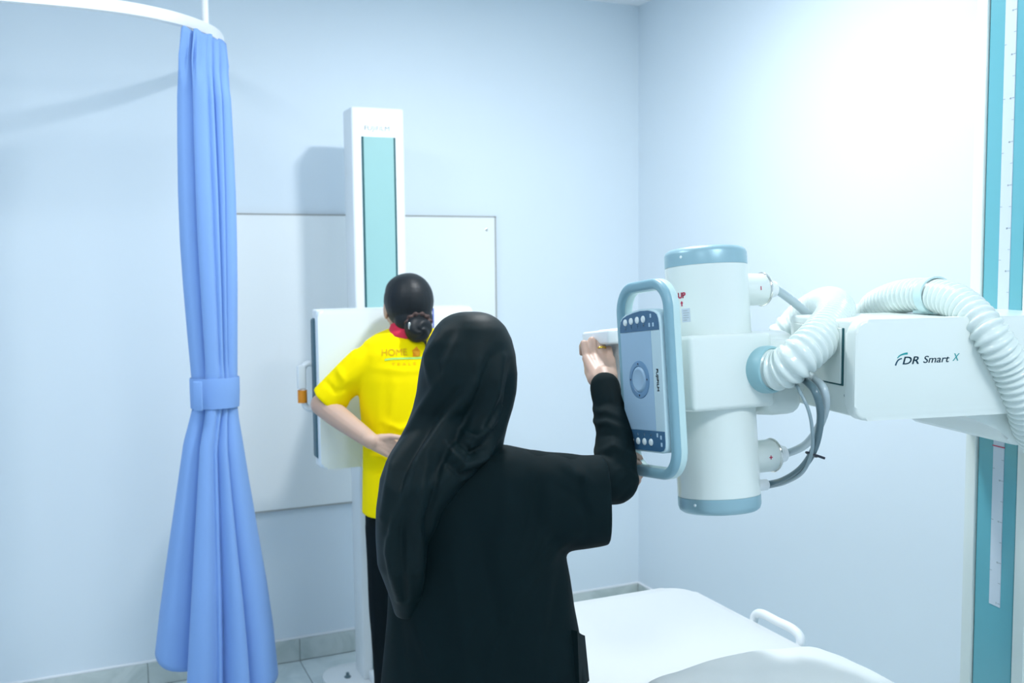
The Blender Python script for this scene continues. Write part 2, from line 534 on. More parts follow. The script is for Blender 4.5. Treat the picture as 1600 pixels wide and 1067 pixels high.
# skirting of cut tiles
SK = 0.094
bm = new_bm(); box(bm, XL, XR, YB - .006, YB, 0, SK); bb = struct('baseboard_back', bm, 'grout')
bm = new_bm(); box(bm, XL, XR, YB - .013, YB, SK, SK + .009, bev=.003, seg=2); obj('caulk_line', bm, 'caulk', bb, False)
x = 0.79 - 0.6 * 5; t0 = None
while x < XR - 0.02:
    a, b = max(x, XL) + .001, min(x + .6, XR - .012) - .001
    bm = new_bm(); box(bm, a, b, YB - .014, YB - .005, 0.001, SK, bev=.002, seg=2); obj('tile', bm, 'skirt', bb, False)
    x += 0.6
bm = new_bm(); box(bm, XR - .006, XR, YF, YB, 0, SK); bb = struct('baseboard_right', bm, 'grout')
bm = new_bm(); box(bm, XR - .013, XR, YF, YB - .013, SK, SK + .009, bev=.003, seg=2); obj('caulk_line', bm, 'caulk', bb, False)
y = YB - .014
while y > YF:
    bm = new_bm(); box(bm, XR - .014, XR - .005, max(y - .6, YF) + .001, y - .001, 0.001, SK, bev=.002, seg=2); obj('tile', bm, 'skirt', bb, False)
    y -= 0.6

# ceiling lights: a round downlight over the table, square panels elsewhere, large for softer shadows; rear pair added unseen
for i, (lx, ly, pw) in enumerate(LAMPS):
    t = thing('ceiling_light', ('round white downlight in the ceiling above the examination table', 'square white ceiling panel light beside the curtain rail', 'unseen square panel light added to the ceiling behind the camera, right side', 'unseen square panel light added to the ceiling behind the camera, left side')[i], 'light', (lx, ly, ZC))
    L = bpy.data.lights.new('lamp', 'AREA'); L.energy = pw; L.color = LAMP_COL
    bm = new_bm(); bm2 = new_bm()
    if i == 0:
        L.shape = 'DISK'; L.size = 0.17
        lathe(bm, [(0, .105), (-.006, .104), (-.012, .098), (-.012, .088), (-.004, .086), (0, .086)], (0, 0, 0), (0, 0, 1), 40, False)
        lathe(bm2, [(-.001, .087), (-.004, .085), (-.005, .01)], (0, 0, 0), (0, 0, 1), 40)
    else:
        L.shape = 'SQUARE'; L.size = 0.56
        for x0, x1, y0, y1 in ((-.30, .30, -.30, -.285), (-.30, .30, .285, .30), (-.30, -.285, -.285, .285), (.285, .30, -.285, .285)): box(bm, x0, x1, y0, y1, -.012, 0)
        box(bm2, -.285, .285, -.285, .285, -.006, -.001)
    obj('light_rim', bm, 'rail', t); obj('diffuser', bm2, 'lamp', t)
    lo = bpy.data.objects.new('lamp', L); COL.objects.link(lo); lo.location = (0, 0, -0.018); lo.parent = t

# ------------------------------------------------------------------ board on the back wall
t = thing('wall_board', 'large white laminate board fixed on the back wall behind the detector column', 'board', (1.1, YB, 0.65))
bx0, bx1, bz0, bz1 = -0.60, 0.605, 0.0, 1.218
bm = new_bm(); box(bm, bx0 + .006, bx1 - .006, -.020, -.001, bz0 + .006, bz1 - .006, bev=.001, seg=1); obj('panel', bm, 'board', t, False)
bm = new_bm()
box(bm, bx0, bx1, -.021, -.001, bz1 - .006, bz1); box(bm, bx0, bx1, -.021, -.001, bz0, bz0 + .006)
box(bm, bx1 - .006, bx1, -.021, -.001, bz0, bz1); box(bm, bx0, bx0 + .006, -.021, -.001, bz0, bz1)
obj('edge_strip', bm, 'strip', t, False)
for sx in (bx0 + .045, bx1 - .045):
    for sz in (.06, bz1 - .06):
        bm = new_bm(); lathe(bm, [(0, .0075), (.002, .0065), (.0035, .003)], (sx, -.020, sz), (0, -1, 0), 14); obj('screw', bm, 'chrome', t)

# ------------------------------------------------------------------ curtain rail and curtain
RZ = 2.44
t = thing('curtain_rail', 'curved white curtain rail hung below the ceiling over the blue curtain', 'rail', (0.42, 3.44, RZ))
rp = [V((XL, 3.235, RZ)), V((-1.0, 3.235, RZ)), V((-0.2, 3.235, RZ)), V((0.10, 3.245, RZ)), V((.28, 3.31, RZ)), V((.41, 3.43, RZ)), V((.475, 3.56, RZ)), V((.505, 3.75, RZ)), V((.51, YB, RZ))]
path = [p - V((.42, 3.44, RZ)) for p in spline(rp, 10)]
bm = new_bm(); rings = []
for i, p in enumerate(path):
    tg = (path[min(i + 1, len(path) - 1)] - path[max(i - 1, 0)]).normalized(); sd = V((tg.y, -tg.x, 0))
    rings.append([p + sd * a + Z_ * b for a, b in rrect(.013, .019, .004, 2)])
loft(bm, rings); obj('track', bm, 'rail', t)
bm = new_bm(); tube(bm, [V((0, 0, .015)), V((0, 0, .2)), V((0, 0, ZC - RZ))], .011, 16); lathe(bm, [(0, .03), (-.01, .03), (-.014, .012)], (0, 0, ZC - RZ), (0, 0, 1), 20); obj('hanger_rod', bm, 'rail', t)
bm = new_bm(); tube(bm, [V((-1.2, -.205, .015)), V((-1.2, -.205, .2)), V((-1.2, -.205, ZC - RZ))], .011, 16); obj('hanger_rod', bm, 'rail', t)

CC = V((.398, 3.36, 0))
caz = math.atan2(.398, 3.36); cr = V((math.cos(caz), -math.sin(caz), 0)); cf = V((math.sin(caz), math.cos(caz), 0))
prof = []   # z, centre offset, half width
for py, l, r in [(45, 283, 354), (100, 279, 355), (150, 276, 362), (220, 276, 366), (300, 277, 370), (380, 280, 372), (450, 285, 373), (520, 291, 373), (585, 297, 373), (605, 299, 373), (640, 300, 373), (665, 294, 376), (700, 285, 382), (760, 277, 392), (850, 265, 408), (930, 255, 423), (1000, 247, 434), (1078, 240, 443)]:
    a = at(l, py, d=3.16) - CC; b = at(r, py, d=3.16) - CC
    prof.append(((a.z + b.z) / 2, (a.dot(cr) + b.dot(cr)) / 2, (b.dot(cr) - a.dot(cr)) / 2))
prof = prof[::-1]; PZs = [p[0] for p in prof]


def cprof(z): return np.interp(z, PZs, [p[1] for p in prof]), np.interp(z, PZs, [p[2] for p in prof])


VALLEYS = [(-127, -134, 1.1, .15), (-76, -93, .55, .10), (-58, -79, .95, .12), (-36, -50, .65, .12), (30, 30, .8, .2), (60, 60, .9, .2), (95, 95, .9, .2), (130, 130, .9, .2), (160, 158, .6, .15)]


def curtain_ring(z, n=288, grow=0.0, flat=False):
    c, h = cprof(z)
    zt, zw, zb = PZs[-1], 1.245, PZs[0]
    top = max(0, (z - (zt - .22)) / .22); low = max(0, (zw - z) / (zw - zb)); mid = max(0, 1 - abs(z - zw) / .10)
    amp = .42 + .06 * low ** .7 - .30 * mid - .10 * top
    b = h * (.72 + .16 * low)
    r = []
    for i in range(n):
        th = 2 * math.pi * i / n
        lowk = min(1, max(0, (1.30 - z) / .25))
        k = 1 + .02 * math.sin(3 * th)
        for va, vb, dp, wd in VALLEYS:
            v = R(va + (vb - va) * lowk) + .05 * math.sin(2.2 * z + va)
            d = (th - v + math.pi) % (2 * math.pi) - math.pi
            k -= amp * dp * math.exp(-(abs(d) / wd) ** 1.3)
        k -= .10 * math.sin(13 * th + 4 * math.sin(3 * th)) * max(0, 1 - abs(z - (zt - .09)) / .10)
        if flat: k = 1
        k += grow
        x = c + h * k * math.cos(th); y = b * k * math.sin(th)
        y += (x - c) * .8 * top
        zz = z
        zz += low ** 2 * (.085 * max(0, -math.cos(th)) - .05 * max(0, -math.sin(th)) - .03 * max(0, math.cos(th))) - top * (.020 + .14 * (x - c))
        if z == zt: zz += .004 * math.sin(9 * th)
        r.append(CC + cr * x + cf * y + Z_ * zz)
    return r


t = thing('curtain', 'tall blue cubicle curtain gathered and tied at its middle, hanging from the curved rail', 'curtain', (CC.x, CC.y, PZs[0]))
off = V((CC.x, CC.y, PZs[0]))
bm = new_bm()
zs = np.concatenate([np.linspace(PZs[0], 1.13, 40), np.linspace(1.14, 1.34, 16), np.linspace(1.36, PZs[-1], 60)])
loft(bm, [[p - off for p in curtain_ring(z)] for z in zs], cap=False)
cu = obj('drape', bm, 'curtain', t, True, 180)
sm = cu.modifiers.new('thickness', 'SOLIDIFY'); sm.thickness = .0016
bm = new_bm()
loft(bm, [[p - off for p in curtain_ring(z, grow=g, flat=True)] for z, g in [(1.190, .03), (1.190, .065), (1.195, .085), (1.24, .10), (1.285, .085), (1.290, .065), (1.290, .03)]], cap=False)
# loose end of the tie, folded over at the left
tp = [curtain_ring(z, grow=.13, flat=True)[178] - off for z in (1.192, 1.288)]
box(bm, -.012, .018, -.004, .004, tp[0].z, tp[1].z, bev=.003, seg=2, mtx=Matrix.Translation((tp[0].x, tp[0].y - .05, 0)) @ Matrix.Rotation(-caz - .4, 4, 'Z'))
obj('tie_band', bm, 'curtain', t, True, 60)
for k in range(7):
    q = path[58 - k * 3] if 58 - k * 3 < len(path) else path[-1]
for k, fr in enumerate(np.linspace(0.60, 0.74, 5)):
    q = path[int(fr * (len(path) - 1))] + V((.42, 3.44, RZ))
    bm = new_bm(); tube(bm, [q - off + V((0, 0, -.019)), q - off + V((.004, 0, -.035)), q - off + V((0, 0, -.065))], .0025, 8); obj('hook', bm, 'rail', t)

# ------------------------------------------------------------------ wall stand with the detector
SX, SYF = 1.072, 3.68           # column centre, front face
t = thing('detector_stand', 'white upright detector column with pale green strip, standing before the wall board', 'x-ray stand', (SX, SYF, 0))
CT = 2.256
bm = new_bm(); box(bm, -.104, .104, 0, .13, .02, CT, bev=.010, seg=3); obj('column', bm, 'purewhite', t)
za, zb_ = .06, at(590, 214, Y=SYF - .003).z
bm = new_bm(); box(bm, -.060, .060, -.004, .004, za, zb_, bev=.001, seg=1); obj('front_strip', bm, 'tealpale', t, False)
for k in (-1, 1):
    bm = new_bm(); box(bm, k * .063 - .0035, k * .063 + .0035, -.0045, .004, za, zb_); obj('groove', bm, 'groove', t, False)
q = at(589, 201, Y=SYF - .001)
obj('lettering', text_bm('FUJIFILM', .026, (V((q.x - SX, -.0006, q.z)), X_, Z_, -Y_), .0006, fit=.098), 'inkgrey', t, False)
# foot plate, bolts, lower cover
bm = new_bm(); prism(bm, [(a + .0, b) for a, b in rrect(.245, .17, .09, 8)], (V((0, .02, 0)), X_, Y_, Z_), 0.0, .022, bev=.006, seg=3); obj('foot_plate', bm, 'purewhite', t)
for bx, by in ((-.155, .055), (.155, .055), (-.155, -.07), (.155, -.07)):
    bm = new_bm(); lathe(bm, [(.022, .013), (.028, .013), (.030, .007), (.042, .006), (.043, .003)], (bx, by, 0), (0, 0, 1), 6); obj('bolt', bm, 'cabledark', t, False)
bm = new_bm(); box(bm, -.085, .085, -.07, .0, .022, .062, bev=.006); obj('column_foot', bm, 'purewhite', t)
# carriage arm and detector housing
DXC, DY0, DY1 = 1.022, 3.315, 3.435
pl, pr = at(496, 485, Y=DY0), at(501, 735, Y=DY0)
dz0, dz1 = pr.z, pl.z
hw = .285; dcx = pl.x + hw - SX
bm = new_bm(); box(bm, -.10, .10, DY1 - SYF - .02, -.002, .98, 1.46, bev=.012); obj('carriage', bm, 'purewhite', t)
bm = new_bm()
prism(bm, rrect(hw, (dz1 - dz0) / 2, .022, 6), (V((dcx, DY0 - SYF, (dz0 + dz1) / 2)), X_, Z_, Y_), 0, .045, bev=.010, seg=3)
det = obj('detector_housing', bm, 'detwhite', t)
bm = new_bm(); prism(bm, rrect(hw + .004, (dz1 - dz0) / 2 - .030, .01, 4), (V((dcx, DY0 - SYF, (dz0 + dz1) / 2)), X_, Z_, Y_), .044, .100, bev=.003); obj('cassette_slot', bm, 'darkslot', det)
bm = new_bm(); prism(bm, rrect(hw - .016, (dz1 - dz0) / 2, .022, 6), (V((dcx, DY0 - SYF, (dz0 + dz1) / 2)), X_, Z_, Y_), .100, .128, bev=.006, seg=3); obj('rear_cover', bm, 'purewhite', det)
for k in (0, 1):
    zz = dz1 - .018 if k else dz0 + .018
    bm = new_bm(); box(bm, dcx - hw + .004, dcx + hw - .004, DY0 - SYF + .03, DY0 - SYF + .11, zz - .018, zz + .018, bev=.008); obj('frame_bar', bm, 'purewhite', det)
q = at(677, 495, Y=DY0 - .001)
bm = new_bm(); box(bm, q.x - SX - .0022, q.x - SX + .0022, DY0 - SYF - .0012, DY0 - SYF + .002, dz1 - .075, dz1 - .004); obj('marker_line', bm, 'blue', det, False)
# side grip with orange band
ga, gb = at(474, 570, Y=3.42), at(478, 640, Y=3.42)
gx = ga.x - SX - .004; gy = 3.42 - SYF
grip_pts = spline([V((dcx - hw + .03, gy, ga.z - .005)), V((gx + .02, gy, ga.z + .004)), V((gx, gy, ga.z - .02)), V((gx, gy, ga.z - .07)), V((gx + .003, gy, gb.z + .03)), V((gx + .018, gy, gb.z + .004)), V((dcx - hw + .03, gy, gb.z))], 8)
bm = new_bm(); tube(bm, grip_pts, .011, 14); gp = obj('side_grip', bm, 'purewhite', t)
bm = new_bm(); box(bm, gx - .019, gx + .011, gy - .014, gy + .014, ga.z - .085, ga.z, bev=.006); obj('grip_body', bm, 'purewhite', gp)
zo = at(469, 620, Y=3.41).z
bm = new_bm(); lathe(bm, [(-.022, .0145), (-.022, .0165), (.022, .0165), (.022, .0145)], (gx - .002, gy, zo), (0, 0, 1), 24); obj('orange_band', bm, 'orange', gp)

# ------------------------------------------------------------------ examination table, pillow
TZ = .70
tx0, tx1, ty0, ty1 = .985, 1.605, .42, 2.405
t = thing('examination_table', 'white flat-topped examination table with rounded corners and a side grab handle', 'table', ((tx0 + tx1) / 2, (ty0 + ty1) / 2, 0))
hx, hy = (tx1 - tx0) / 2, (ty1 - ty0) / 2
bm = new_bm(); prism(bm, rrect(hx, hy, .075, 8), (V((0, 0, 0)), X_, Y_, Z_), TZ - .045, TZ, bev=.010, seg=4); obj('tabletop', bm, 'tabletop', t)
bm = new_bm(); prism(bm, rrect(hx - .05, hy - .07, .03, 4), (V((0, 0, 0)), X_, Y_, Z_), TZ - .16, TZ - .044, bev=.006); obj('table_frame', bm, 'mint', t)
bm = new_bm(); prism(bm, rrect(.17, .42, .04, 5), (V((0.02, .05, 0)), X_, Y_, Z_), .05, TZ - .15, bev=.008); obj('pedestal', bm, 'white', t)
bm = new_bm(); prism(bm, rrect(.20, .62, .05, 5), (V((0.02, .05, 0)), X_, Y_, Z_), 0, .055, bev=.01); obj('table_base', bm, 'mint', t)
cx, cy = (tx0 + tx1) / 2, (ty0 + ty1) / 2
h0, h1 = 2.078, 1.895
hp = spline([V((hx - .03, h0 - cy, TZ - .03)), V((hx + .004, h0 - cy, TZ - .012)), V((hx + .012, h0 - cy - .002, TZ + .012)), V((hx + .012, h0 - cy - .03, TZ + .026)), V((hx + .012, (h0 + h1) / 2 - cy, TZ + .026)),
             V((hx + .012, h1 - cy + .03, TZ + .026)), V((hx + .012, h1 - cy + .002, TZ + .012)), V((hx + .004, h1 - cy, TZ - .012)), V((hx - .03, h1 - cy, TZ - .03))], 8)
bm = new_bm(); tube(bm, hp, .0115, 16); obj('grab_handle', bm, 'purewhite', t)

t = thing('pillow', 'white cloth-covered pillow lying on the near part of the examination table', 'pillow', (1.30, 1.565, TZ))
bm = new_bm(); N = 48; hgx, hgy, hh = .245, .200, .060
top = []; bot = []
for j in range(N + 1):
    rt, rb = [], []
    for i in range(N + 1):
        u, v = -1 + 2 * i / N, -1 + 2 * j / N
        e = max(0, (1 - abs(u) ** 2.6) * (1 - abs(v) ** 2.6)) ** .26
        px, py = u * hgx * (1 - .06 * v * v), v * hgy * (1 - .06 * u * u)
        wr = .004 * noise.noise(V((px * 14, py * 14, 3))) + .003 * math.sin(22 * px + 9 * py) * (1 - e * .5)
        zc = hh * .62
        rt.append(bm.verts.new((px, py, zc + e * hh * 1.0 + wr * (e > 0)))); rb.append(bm.verts.new((px, py, max(0.001, zc - e * hh * .9))))
    top.append(rt); bot.append(rb)
for g in (top, bot):
    for j in range(N):
        for i in range(N): bm.faces.new((g[j][i], g[j][i + 1], g[j + 1][i + 1], g[j + 1][i]))
bmesh.ops.remove_doubles(bm, verts=bm.verts, dist=.0006)
obj('pillowcase', bm, 'sheet', t, True, 180)

# ------------------------------------------------------------------ x-ray tube stand: column, carriage, tilted head, hoses, cables
t = thing('xray_tube_stand', 'white x-ray tube head with corrugated hoses on an arm from the teal floor column', 'x-ray machine', (2.15, 1.70, 0))
O = V((2.15, 1.70, 0))


def part(name, bm, m, parent=None, smooth=True, angle=40):
    """geometry given in room coordinates, moved to the thing's base"""
    bmesh.ops.translate(bm, vec=-O, verts=bm.verts)
    return obj(name, bm, m, parent or t, smooth, angle)


CH = 2.50
TURN = R(-10)                   # the stand is turned a little against the walls
P0 = at(1336, 575, Y=1.50); P0.z = 0
CM = Matrix.Translation(P0) @ Matrix.Rotation(TURN, 4, 'Z'); CI = CM.inverted()


def turned(name, bm, m, parent=None, smooth=True, angle=40):
    bm.transform(CM); return part(name, bm, m, parent, smooth, angle)


def LG(px, py, x=None, y=None):
    o = CI @ V((0, 0, EYE)); d = CI.to_3x3() @ (at(px, py, d=1.0) - V((0, 0, EYE)))
    t = (x - o.x) / d.x if x is not None else (y - o.y) / d.y
    return o + d * t


XC = .585
yf = LG(1515, 533, x=XC).y; yg = LG(1531.5, 533, x=XC).y; yn = LG(1597, 533, x=XC).y; ye = yn - (yf - yg)
bm = new_bm(); box(bm, XC + .012, XC + .22, ye, yf, .03, CH, bev=.012); colm = turned('column', bm, 'white')
for a, b in ((yg, yf), (ye, yn)):
    bm = new_bm(); box(bm, XC - .004, XC + .05, a, b, .03, CH, bev=.003); turned('edge_rail', bm, 'white', colm)
bm = new_bm(); box(bm, XC + .004, XC + .05, yn, yg, .04, CH - .03); turned('groove', bm, 'groove', colm, False)
bm = new_bm(); box(bm, XC, XC + .05, yn + .0055, yg - .0055, .04, CH - .03, bev=.001, seg=1); turned('track_plate', bm, 'teal', colm, False)
bm = new_bm(); prism(bm, rrect(.22, .22, .05, 6), (V((XC + .11, (yf + ye) / 2, 0)), X_, Y_, Z_), 0, .035, bev=.008); turned('column_base', bm, 'mint')
r0, r1 = LG(1550, 800, x=XC), LG(1567, 800, x=XC); zr = LG(1557, 947, x=XC).z
ry0, ry1 = min(r0.y, r1.y), max(r0.y, r1.y)
bm = new_bm(); box(bm, XC - .0016, XC, ry0, ry1, zr, CH - .05); turned('ruler', bm, 'ruler', colm, False)
bm = new_bm(); z = zr + .008
while z < CH - .06:
    box(bm, XC - .0022, XC - .0015, ry0, ry0 + .007, z, z + .0012); z += .0508
z = zr + .085
while z < CH - .06:
    box(bm, XC - .0022, XC - .0015, ry1 - .007, ry1, z, z + .0012); z += .127
turned('tick_marks', bm, 'cable', colm, False)['kind'] = 'stuff'
bm = new_bm(); z = zr + .008; k = 1
while z < CH - .06:
    join_bm(bm, text_bm(str(k * 5), .006, (V((XC - .0018, ry0 + .012, z)), -Y_, Z_, -X_), .0004)); z += .0508 * 2; k += 1
turned('ruler_numbers', bm, 'inkgrey', colm, False)['kind'] = 'stuff'
zred = LG(1560, 698, x=XC).z
bm = new_bm(); box(bm, XC - .0024, XC - .0010, ry0 - .002, ry1 + .002, zred, zred + .0025); turned('red_index', bm, 'inkred', colm, False)

# carriage
CDEP = .43
czt, czb = LG(1420, 497.5, y=0).z, LG(1420, 654.5, y=0).z
cxl, cxr = 0.0, XC + .20
out = rrect((cxr - cxl) / 2, (czt - czb) / 2, .030, 8)
bm = new_bm(); prism(bm, out, (V(((cxl + cxr) / 2, 0, (czt + czb) / 2)), X_, Z_, Y_), 0, .035, bev=.008, seg=3); car = turned('carriage', bm, 'white')
bm = new_bm(); box(bm, cxl + .010, cxr - .02, .034, .27, czb + .006, czt - .003, bev=.006); box(bm, cxl + .28, cxr - .02, .26, CDEP, czb + .006, czt - .003, bev=.006); turned('carriage_body', bm, 'white', car)
ya, yb = LG(1316, 560, x=.006).y, LG(1316, 560, x=.006).y + .19
zc_ = LG(1310, 602, x=.006).z
bm = new_bm(); box(bm, cxl + .007, cxl + .02, ya, yb, zc_, czt - .02, bev=.001, seg=1); turned('plate_gap', bm, 'groove', car, False)
bm = new_bm(); box(bm, cxl + .004, cxl + .02, ya + .004, yb, zc_ + .004, czt - .02, bev=.001, seg=1); turned('side_plate', bm, 'white', car, False)
q = LG(1321, 618, x=.010)
bm = new_bm(); lathe(bm, [(0, .004), (.002, .003), (.003, .001)], (cxl + .010, q.y, q.z), (-1, 0, 0), 12); turned('screw', bm, 'cable', car)
# curved lip under the carriage at the column
q = LG(1578, 697, y=.03); zl, xl = q.z, q.x
lip = [(xl + .25, czb + .01), (xl - .165, czb + .01), (xl - .12, czb - .004), (xl - .07, czb - .016), (xl - .03, czb - .034), (xl - .008, zl + .012), (xl + .006, zl + .003), (xl + .02, zl), (xl + .25, zl)]
bm = new_bm(); prism(bm, lip, (V((0, .03, 0)), X_, Z_, Y_), 0, .33, bev=.006, seg=2); turned('carriage_lip', bm, 'white')
# arm / trunnion
PY, PZ = 1.76, 1.40
TA = R(6.2)
TM = Matrix.Translation((0, PY, PZ)) @ Matrix.Rotation(-TA, 4, 'X')
bm = new_bm(); lathe(bm, [(0, .080), (.01, .088), (.13, .088), (.14, .080)], (1.30, PY, PZ + .012), (1, 0, 0), 48); part('arm', bm, 'white')

# logo on the carriage front
LY = 0.0
fr = lambda q, dy=.0004: (V((q.x, LY - dy, q.z)), X_, Z_, -Y_)


def stroke(bm, pts, w0, w1, y):
    pts = spline(pts, 8); n = len(pts); rows = []
    for i, p in enumerate(pts):
        tg = (pts[min(i + 1, n - 1)] - pts[max(i - 1, 0)]).normalized(); nn = V((-tg.z, 0, tg.x)); wv = w0 + (w1 - w0) * i / (n - 1)
        rows.append([bm.verts.new(V((p.x, y, p.z)) + nn * wv), bm.verts.new(V((p.x, y, p.z)) - nn * wv), bm.verts.new(V((p.x, y + .0007, p.z)) - nn * wv), bm.verts.new(V((p.x, y + .0007, p.z)) + nn * wv)])
    for a, b in zip(rows, rows[1:]):
        for k in range(4): bm.faces.new((a[k], a[(k + 1) % 4], b[(k + 1) % 4], b[k]))
    bm.faces.new(rows[0][::-1]); bm.faces.new(rows[-1])


A = lambda px, py: LG(px, py, y=LY)
bm = new_bm(); stroke(bm, [A(1402, 559.5), A(1406, 555.5), A(1412, 553), A(1418, 552)], .0008, .0021, LY - .0007); turned('logo_mark', bm, 'inkgreen', car, False)
bm = new_bm(); stroke(bm, [A(1399, 571), A(1401, 566), A(1404, 562), A(1409, 560)], .0016, .0012, LY - .0007); turned('logo_mark', bm, 'inkteal', car, False)
q = A(1409.5, 565); q2 = A(1434.5, 565)
bm = text_bm('DR', .022, (V(((q.x + q2.x) / 2, LY, A(1422, 563.8).z)), X_, Z_, -Y_), .0007, shear=.22, bold=.0004, fit=q2.x - q.x); turned('logo_letters', bm, 'inkteal', car, False)
q = A(1441.5, 565); q2 = A(1482, 565)
bm = text_bm('Smart', .0205, (V(((q.x + q2.x) / 2, LY, A(1462, 561.5).z)), X_, Z_, -Y_), .0007, shear=.22, bold=.0001, fit=q2.x - q.x); turned('logo_letters', bm, 'inkteal', car, False)
q = A(1487.5, 560); q2 = A(1498, 560)
bm = text_bm('X', .022, (V(((q.x + q2.x) / 2, LY, A(1493, 558.4).z)), X_, Z_, -Y_), .0007, shear=.25, fit=q2.x - q.x); turned('logo_letters', bm, 'inkgreen', car, False)

# tube housing (head frame: about the trunnion, tipped with TM)
def head(name, bm, m, parent=None, smooth=True, angle=40):
    bm.transform(TM); return part(name, bm, m, parent, smooth, angle)


TX, TR = 1.250, .0885
bm = new_bm(); lathe(bm, [(-.250, TR - .001), (-.249, TR), (.243, TR), (.244, TR - .001)], (TX, 0, 0), (0, 0, 1), 64); tubeh = head('tube_housing', bm, 'white')
bm = new_bm(); lathe(bm, [(.244, TR), (.270, TR), (.277, TR - .003), (.282, TR - .010), (.284, TR - .022)], (TX, 0, 0), (0, 0, 1), 64); head('end_cap', bm, 'capblue', tubeh)
bm = new_bm(); lathe(bm, [(-.250, TR), (-.270, TR), (-.279, TR - .003), (-.284, TR - .010), (-.286, TR - .022)], (TX, 0, 0), (0, 0, 1), 64); head('end_cap', bm, 'capblue', tubeh)
for zz in (.262, -.262):
    for dg in (200, 320, 80):
        a = R(dg); n = V((math.cos(a), math.sin(a), 0))
        bm = new_bm(); lathe(bm, [(0, .0035), (.0012, .003), (.002, .001)], V((TX, 0, zz)) + n * (TR - .0005), n, 10); head('screw', bm, 'button', tubeh)
bm = new_bm(); box(bm, 1.128, 1.335, -.103, .12, -.062, .094, bev=.010, seg=4); head('trunnion_block', bm, 'white')
bm = new_bm(); box(bm, 1.33, 1.43, -.085, .11, -.085, .08, bev=.03, seg=5); head('trunnion_rear', bm, 'white')


def on_tube(bm, ang0):
    """flat lettering (x along the rim, z up) wrapped on the tube"""
    for v in bm.verts:
        a = ang0 + v.co.x / TR; r = TR + .0002 - v.co.y
        v.co = V((TX + r * math.cos(a), r * math.sin(a), v.co.z))
    return bm


UPA = R(198)
bm = on_tube(text_bm('UP', .0165, (V((-.001, 0, .180)), X_, Z_, -Y_), .0005, bold=.0009), UPA); head('lettering', bm, 'inkred', tubeh, False)
bm = new_bm()
prism(bm, [(-.0013, 0), (.0013, 0), (.0013, .006), (.0036, .006), (0, .0115), (-.0036, .006), (-.0013, .006)], (V((-.001, 0, .158)), X_, Z_, -Y_), 0, .0005)
head('arrow_mark', on_tube(bm, UPA), 'inkred', tubeh, False)
bm = new_bm(); box(bm, -.002, .018, -.0004, 0, .124, .153); head('label_sticker', on_tube(bm, UPA), 'ruler', tubeh, False)
bm = new_bm()
for k, (a, b) in enumerate([(.001, .012), (.001, .016), (.002, .014), (.001, .015), (.001, .010)]): box(bm, a, b, -.0006, 0, .148 - k * .005, .1488 - k * .005)
head('label_print', on_tube(bm, UPA), 'inkgrey', tubeh, False)

# high-voltage receptacles
for zz, sign in ((.192, '-'), (-.178, '+')):
    bm = new_bm(); lathe(bm, [(0, .036), (.078, .036), (.082, .034)], (1.315, 0, zz), (1, 0, 0), 40); rc = head('cable_socket', bm, 'white')
    bm = new_bm(); torus(bm, (1.396, 0, zz), (1, 0, 0), .0350, .0035, 44, 10); head('clamp_ring', bm, 'chrome', rc)
    bm = new_bm(); lathe(bm, [(1.398, .033), (1.404, .033), (1.410, .026), (1.424, .019), (1.430, .018)], (0, 0, zz), (1, 0, 0), 36); head('socket_nut', bm, 'purewhite', rc)
    n = V((-.62, -.785, 0)); f = V((0, -1, 0))
    bm = new_bm(); L_ = .0085
    box(bm, 1.378 - .001, 1.378 + .001, -.0368, -.0362, zz - L_ / 2, zz + L_ / 2)
    if sign == '+': box(bm, 1.378 - L_ / 2, 1.378 + L_ / 2, -.0368, -.0360, zz - .001, zz + .001)
    bm.transform(Matrix.Translation((-.012, 0, 0))); head('polarity_mark', bm, 'inkred', rc, False)

# collimator and its knob, on the beam side
bm = new_bm(); box(bm, 1.105, 1.37, .118, .262, -.115, .124, bev=.012); coll = head('collimator', bm, 'purewhite')
bm = new_bm(); box(bm, 1.14, 1.34, .262, .275, -.09, .10, bev=.006); head('beam_window', bm, 'mint', coll)
bm = new_bm(); box(bm, 1.066, 1.107, .125, .245, .088, .120, bev=.006); head('collimator_shelf', bm, 'purewhite', coll)
bm = new_bm(); lathe(bm, [(0, .016), (.035, .016), (.038, .013)], (1.105, .185, .045), (-1, 0, 0), 28); head('collimator_knob', bm, 'mint', coll)

# control panel with its ring-shaped handle
PF = 1.040
fr_ = lambda x, p=0.0, q=0.0: (V((x, -p, q)), V((0, -1, 0)), V((0, 0, 1)), V((-1, 0, 0)))
HP, HQ = .0535, .010            # centre of the ring in panel axes


def ring_bm(x0, x1, aw, bw, wd, rad, round_=.35):
    bm = new_bm(); n = 10; cl = rrect(aw, bw, rad, 14); N = len(cl); rv = []
    for i in range(N):
        a, b, c = cl[i - 1], cl[i], cl[(i + 1) % N]
        tx, ty = c[0] - a[0], c[1] - a[1]; l = math.hypot(tx, ty) or 1; nx, ny = ty / l, -tx / l
        cs = rrect(wd / 2, (x1 - x0) / 2, min(wd, x1 - x0) * round_, 4)
        rv.append([bm.verts.new(V(((x0 + x1) / 2 + d, -(HP + b[0] + nx * s), HQ + b[1] + ny * s))) for s, d in cs])
    for i in range(N):
        A_, B_ = rv[i], rv[(i + 1) % N]; k = len(A_)
        for j in range(k): bm.faces.new((A_[j], A_[(j + 1) % k], B_[(j + 1) % k], B_[j]))
    return bm


hnd = head('ring_handle', ring_bm(1.046, 1.064, .0915, .191, .021, .052, .42), 'greyblue')
head('ring_shell', ring_bm(1.056, 1.077, .0905, .190, .023, .052, .3), 'mint', hnd)
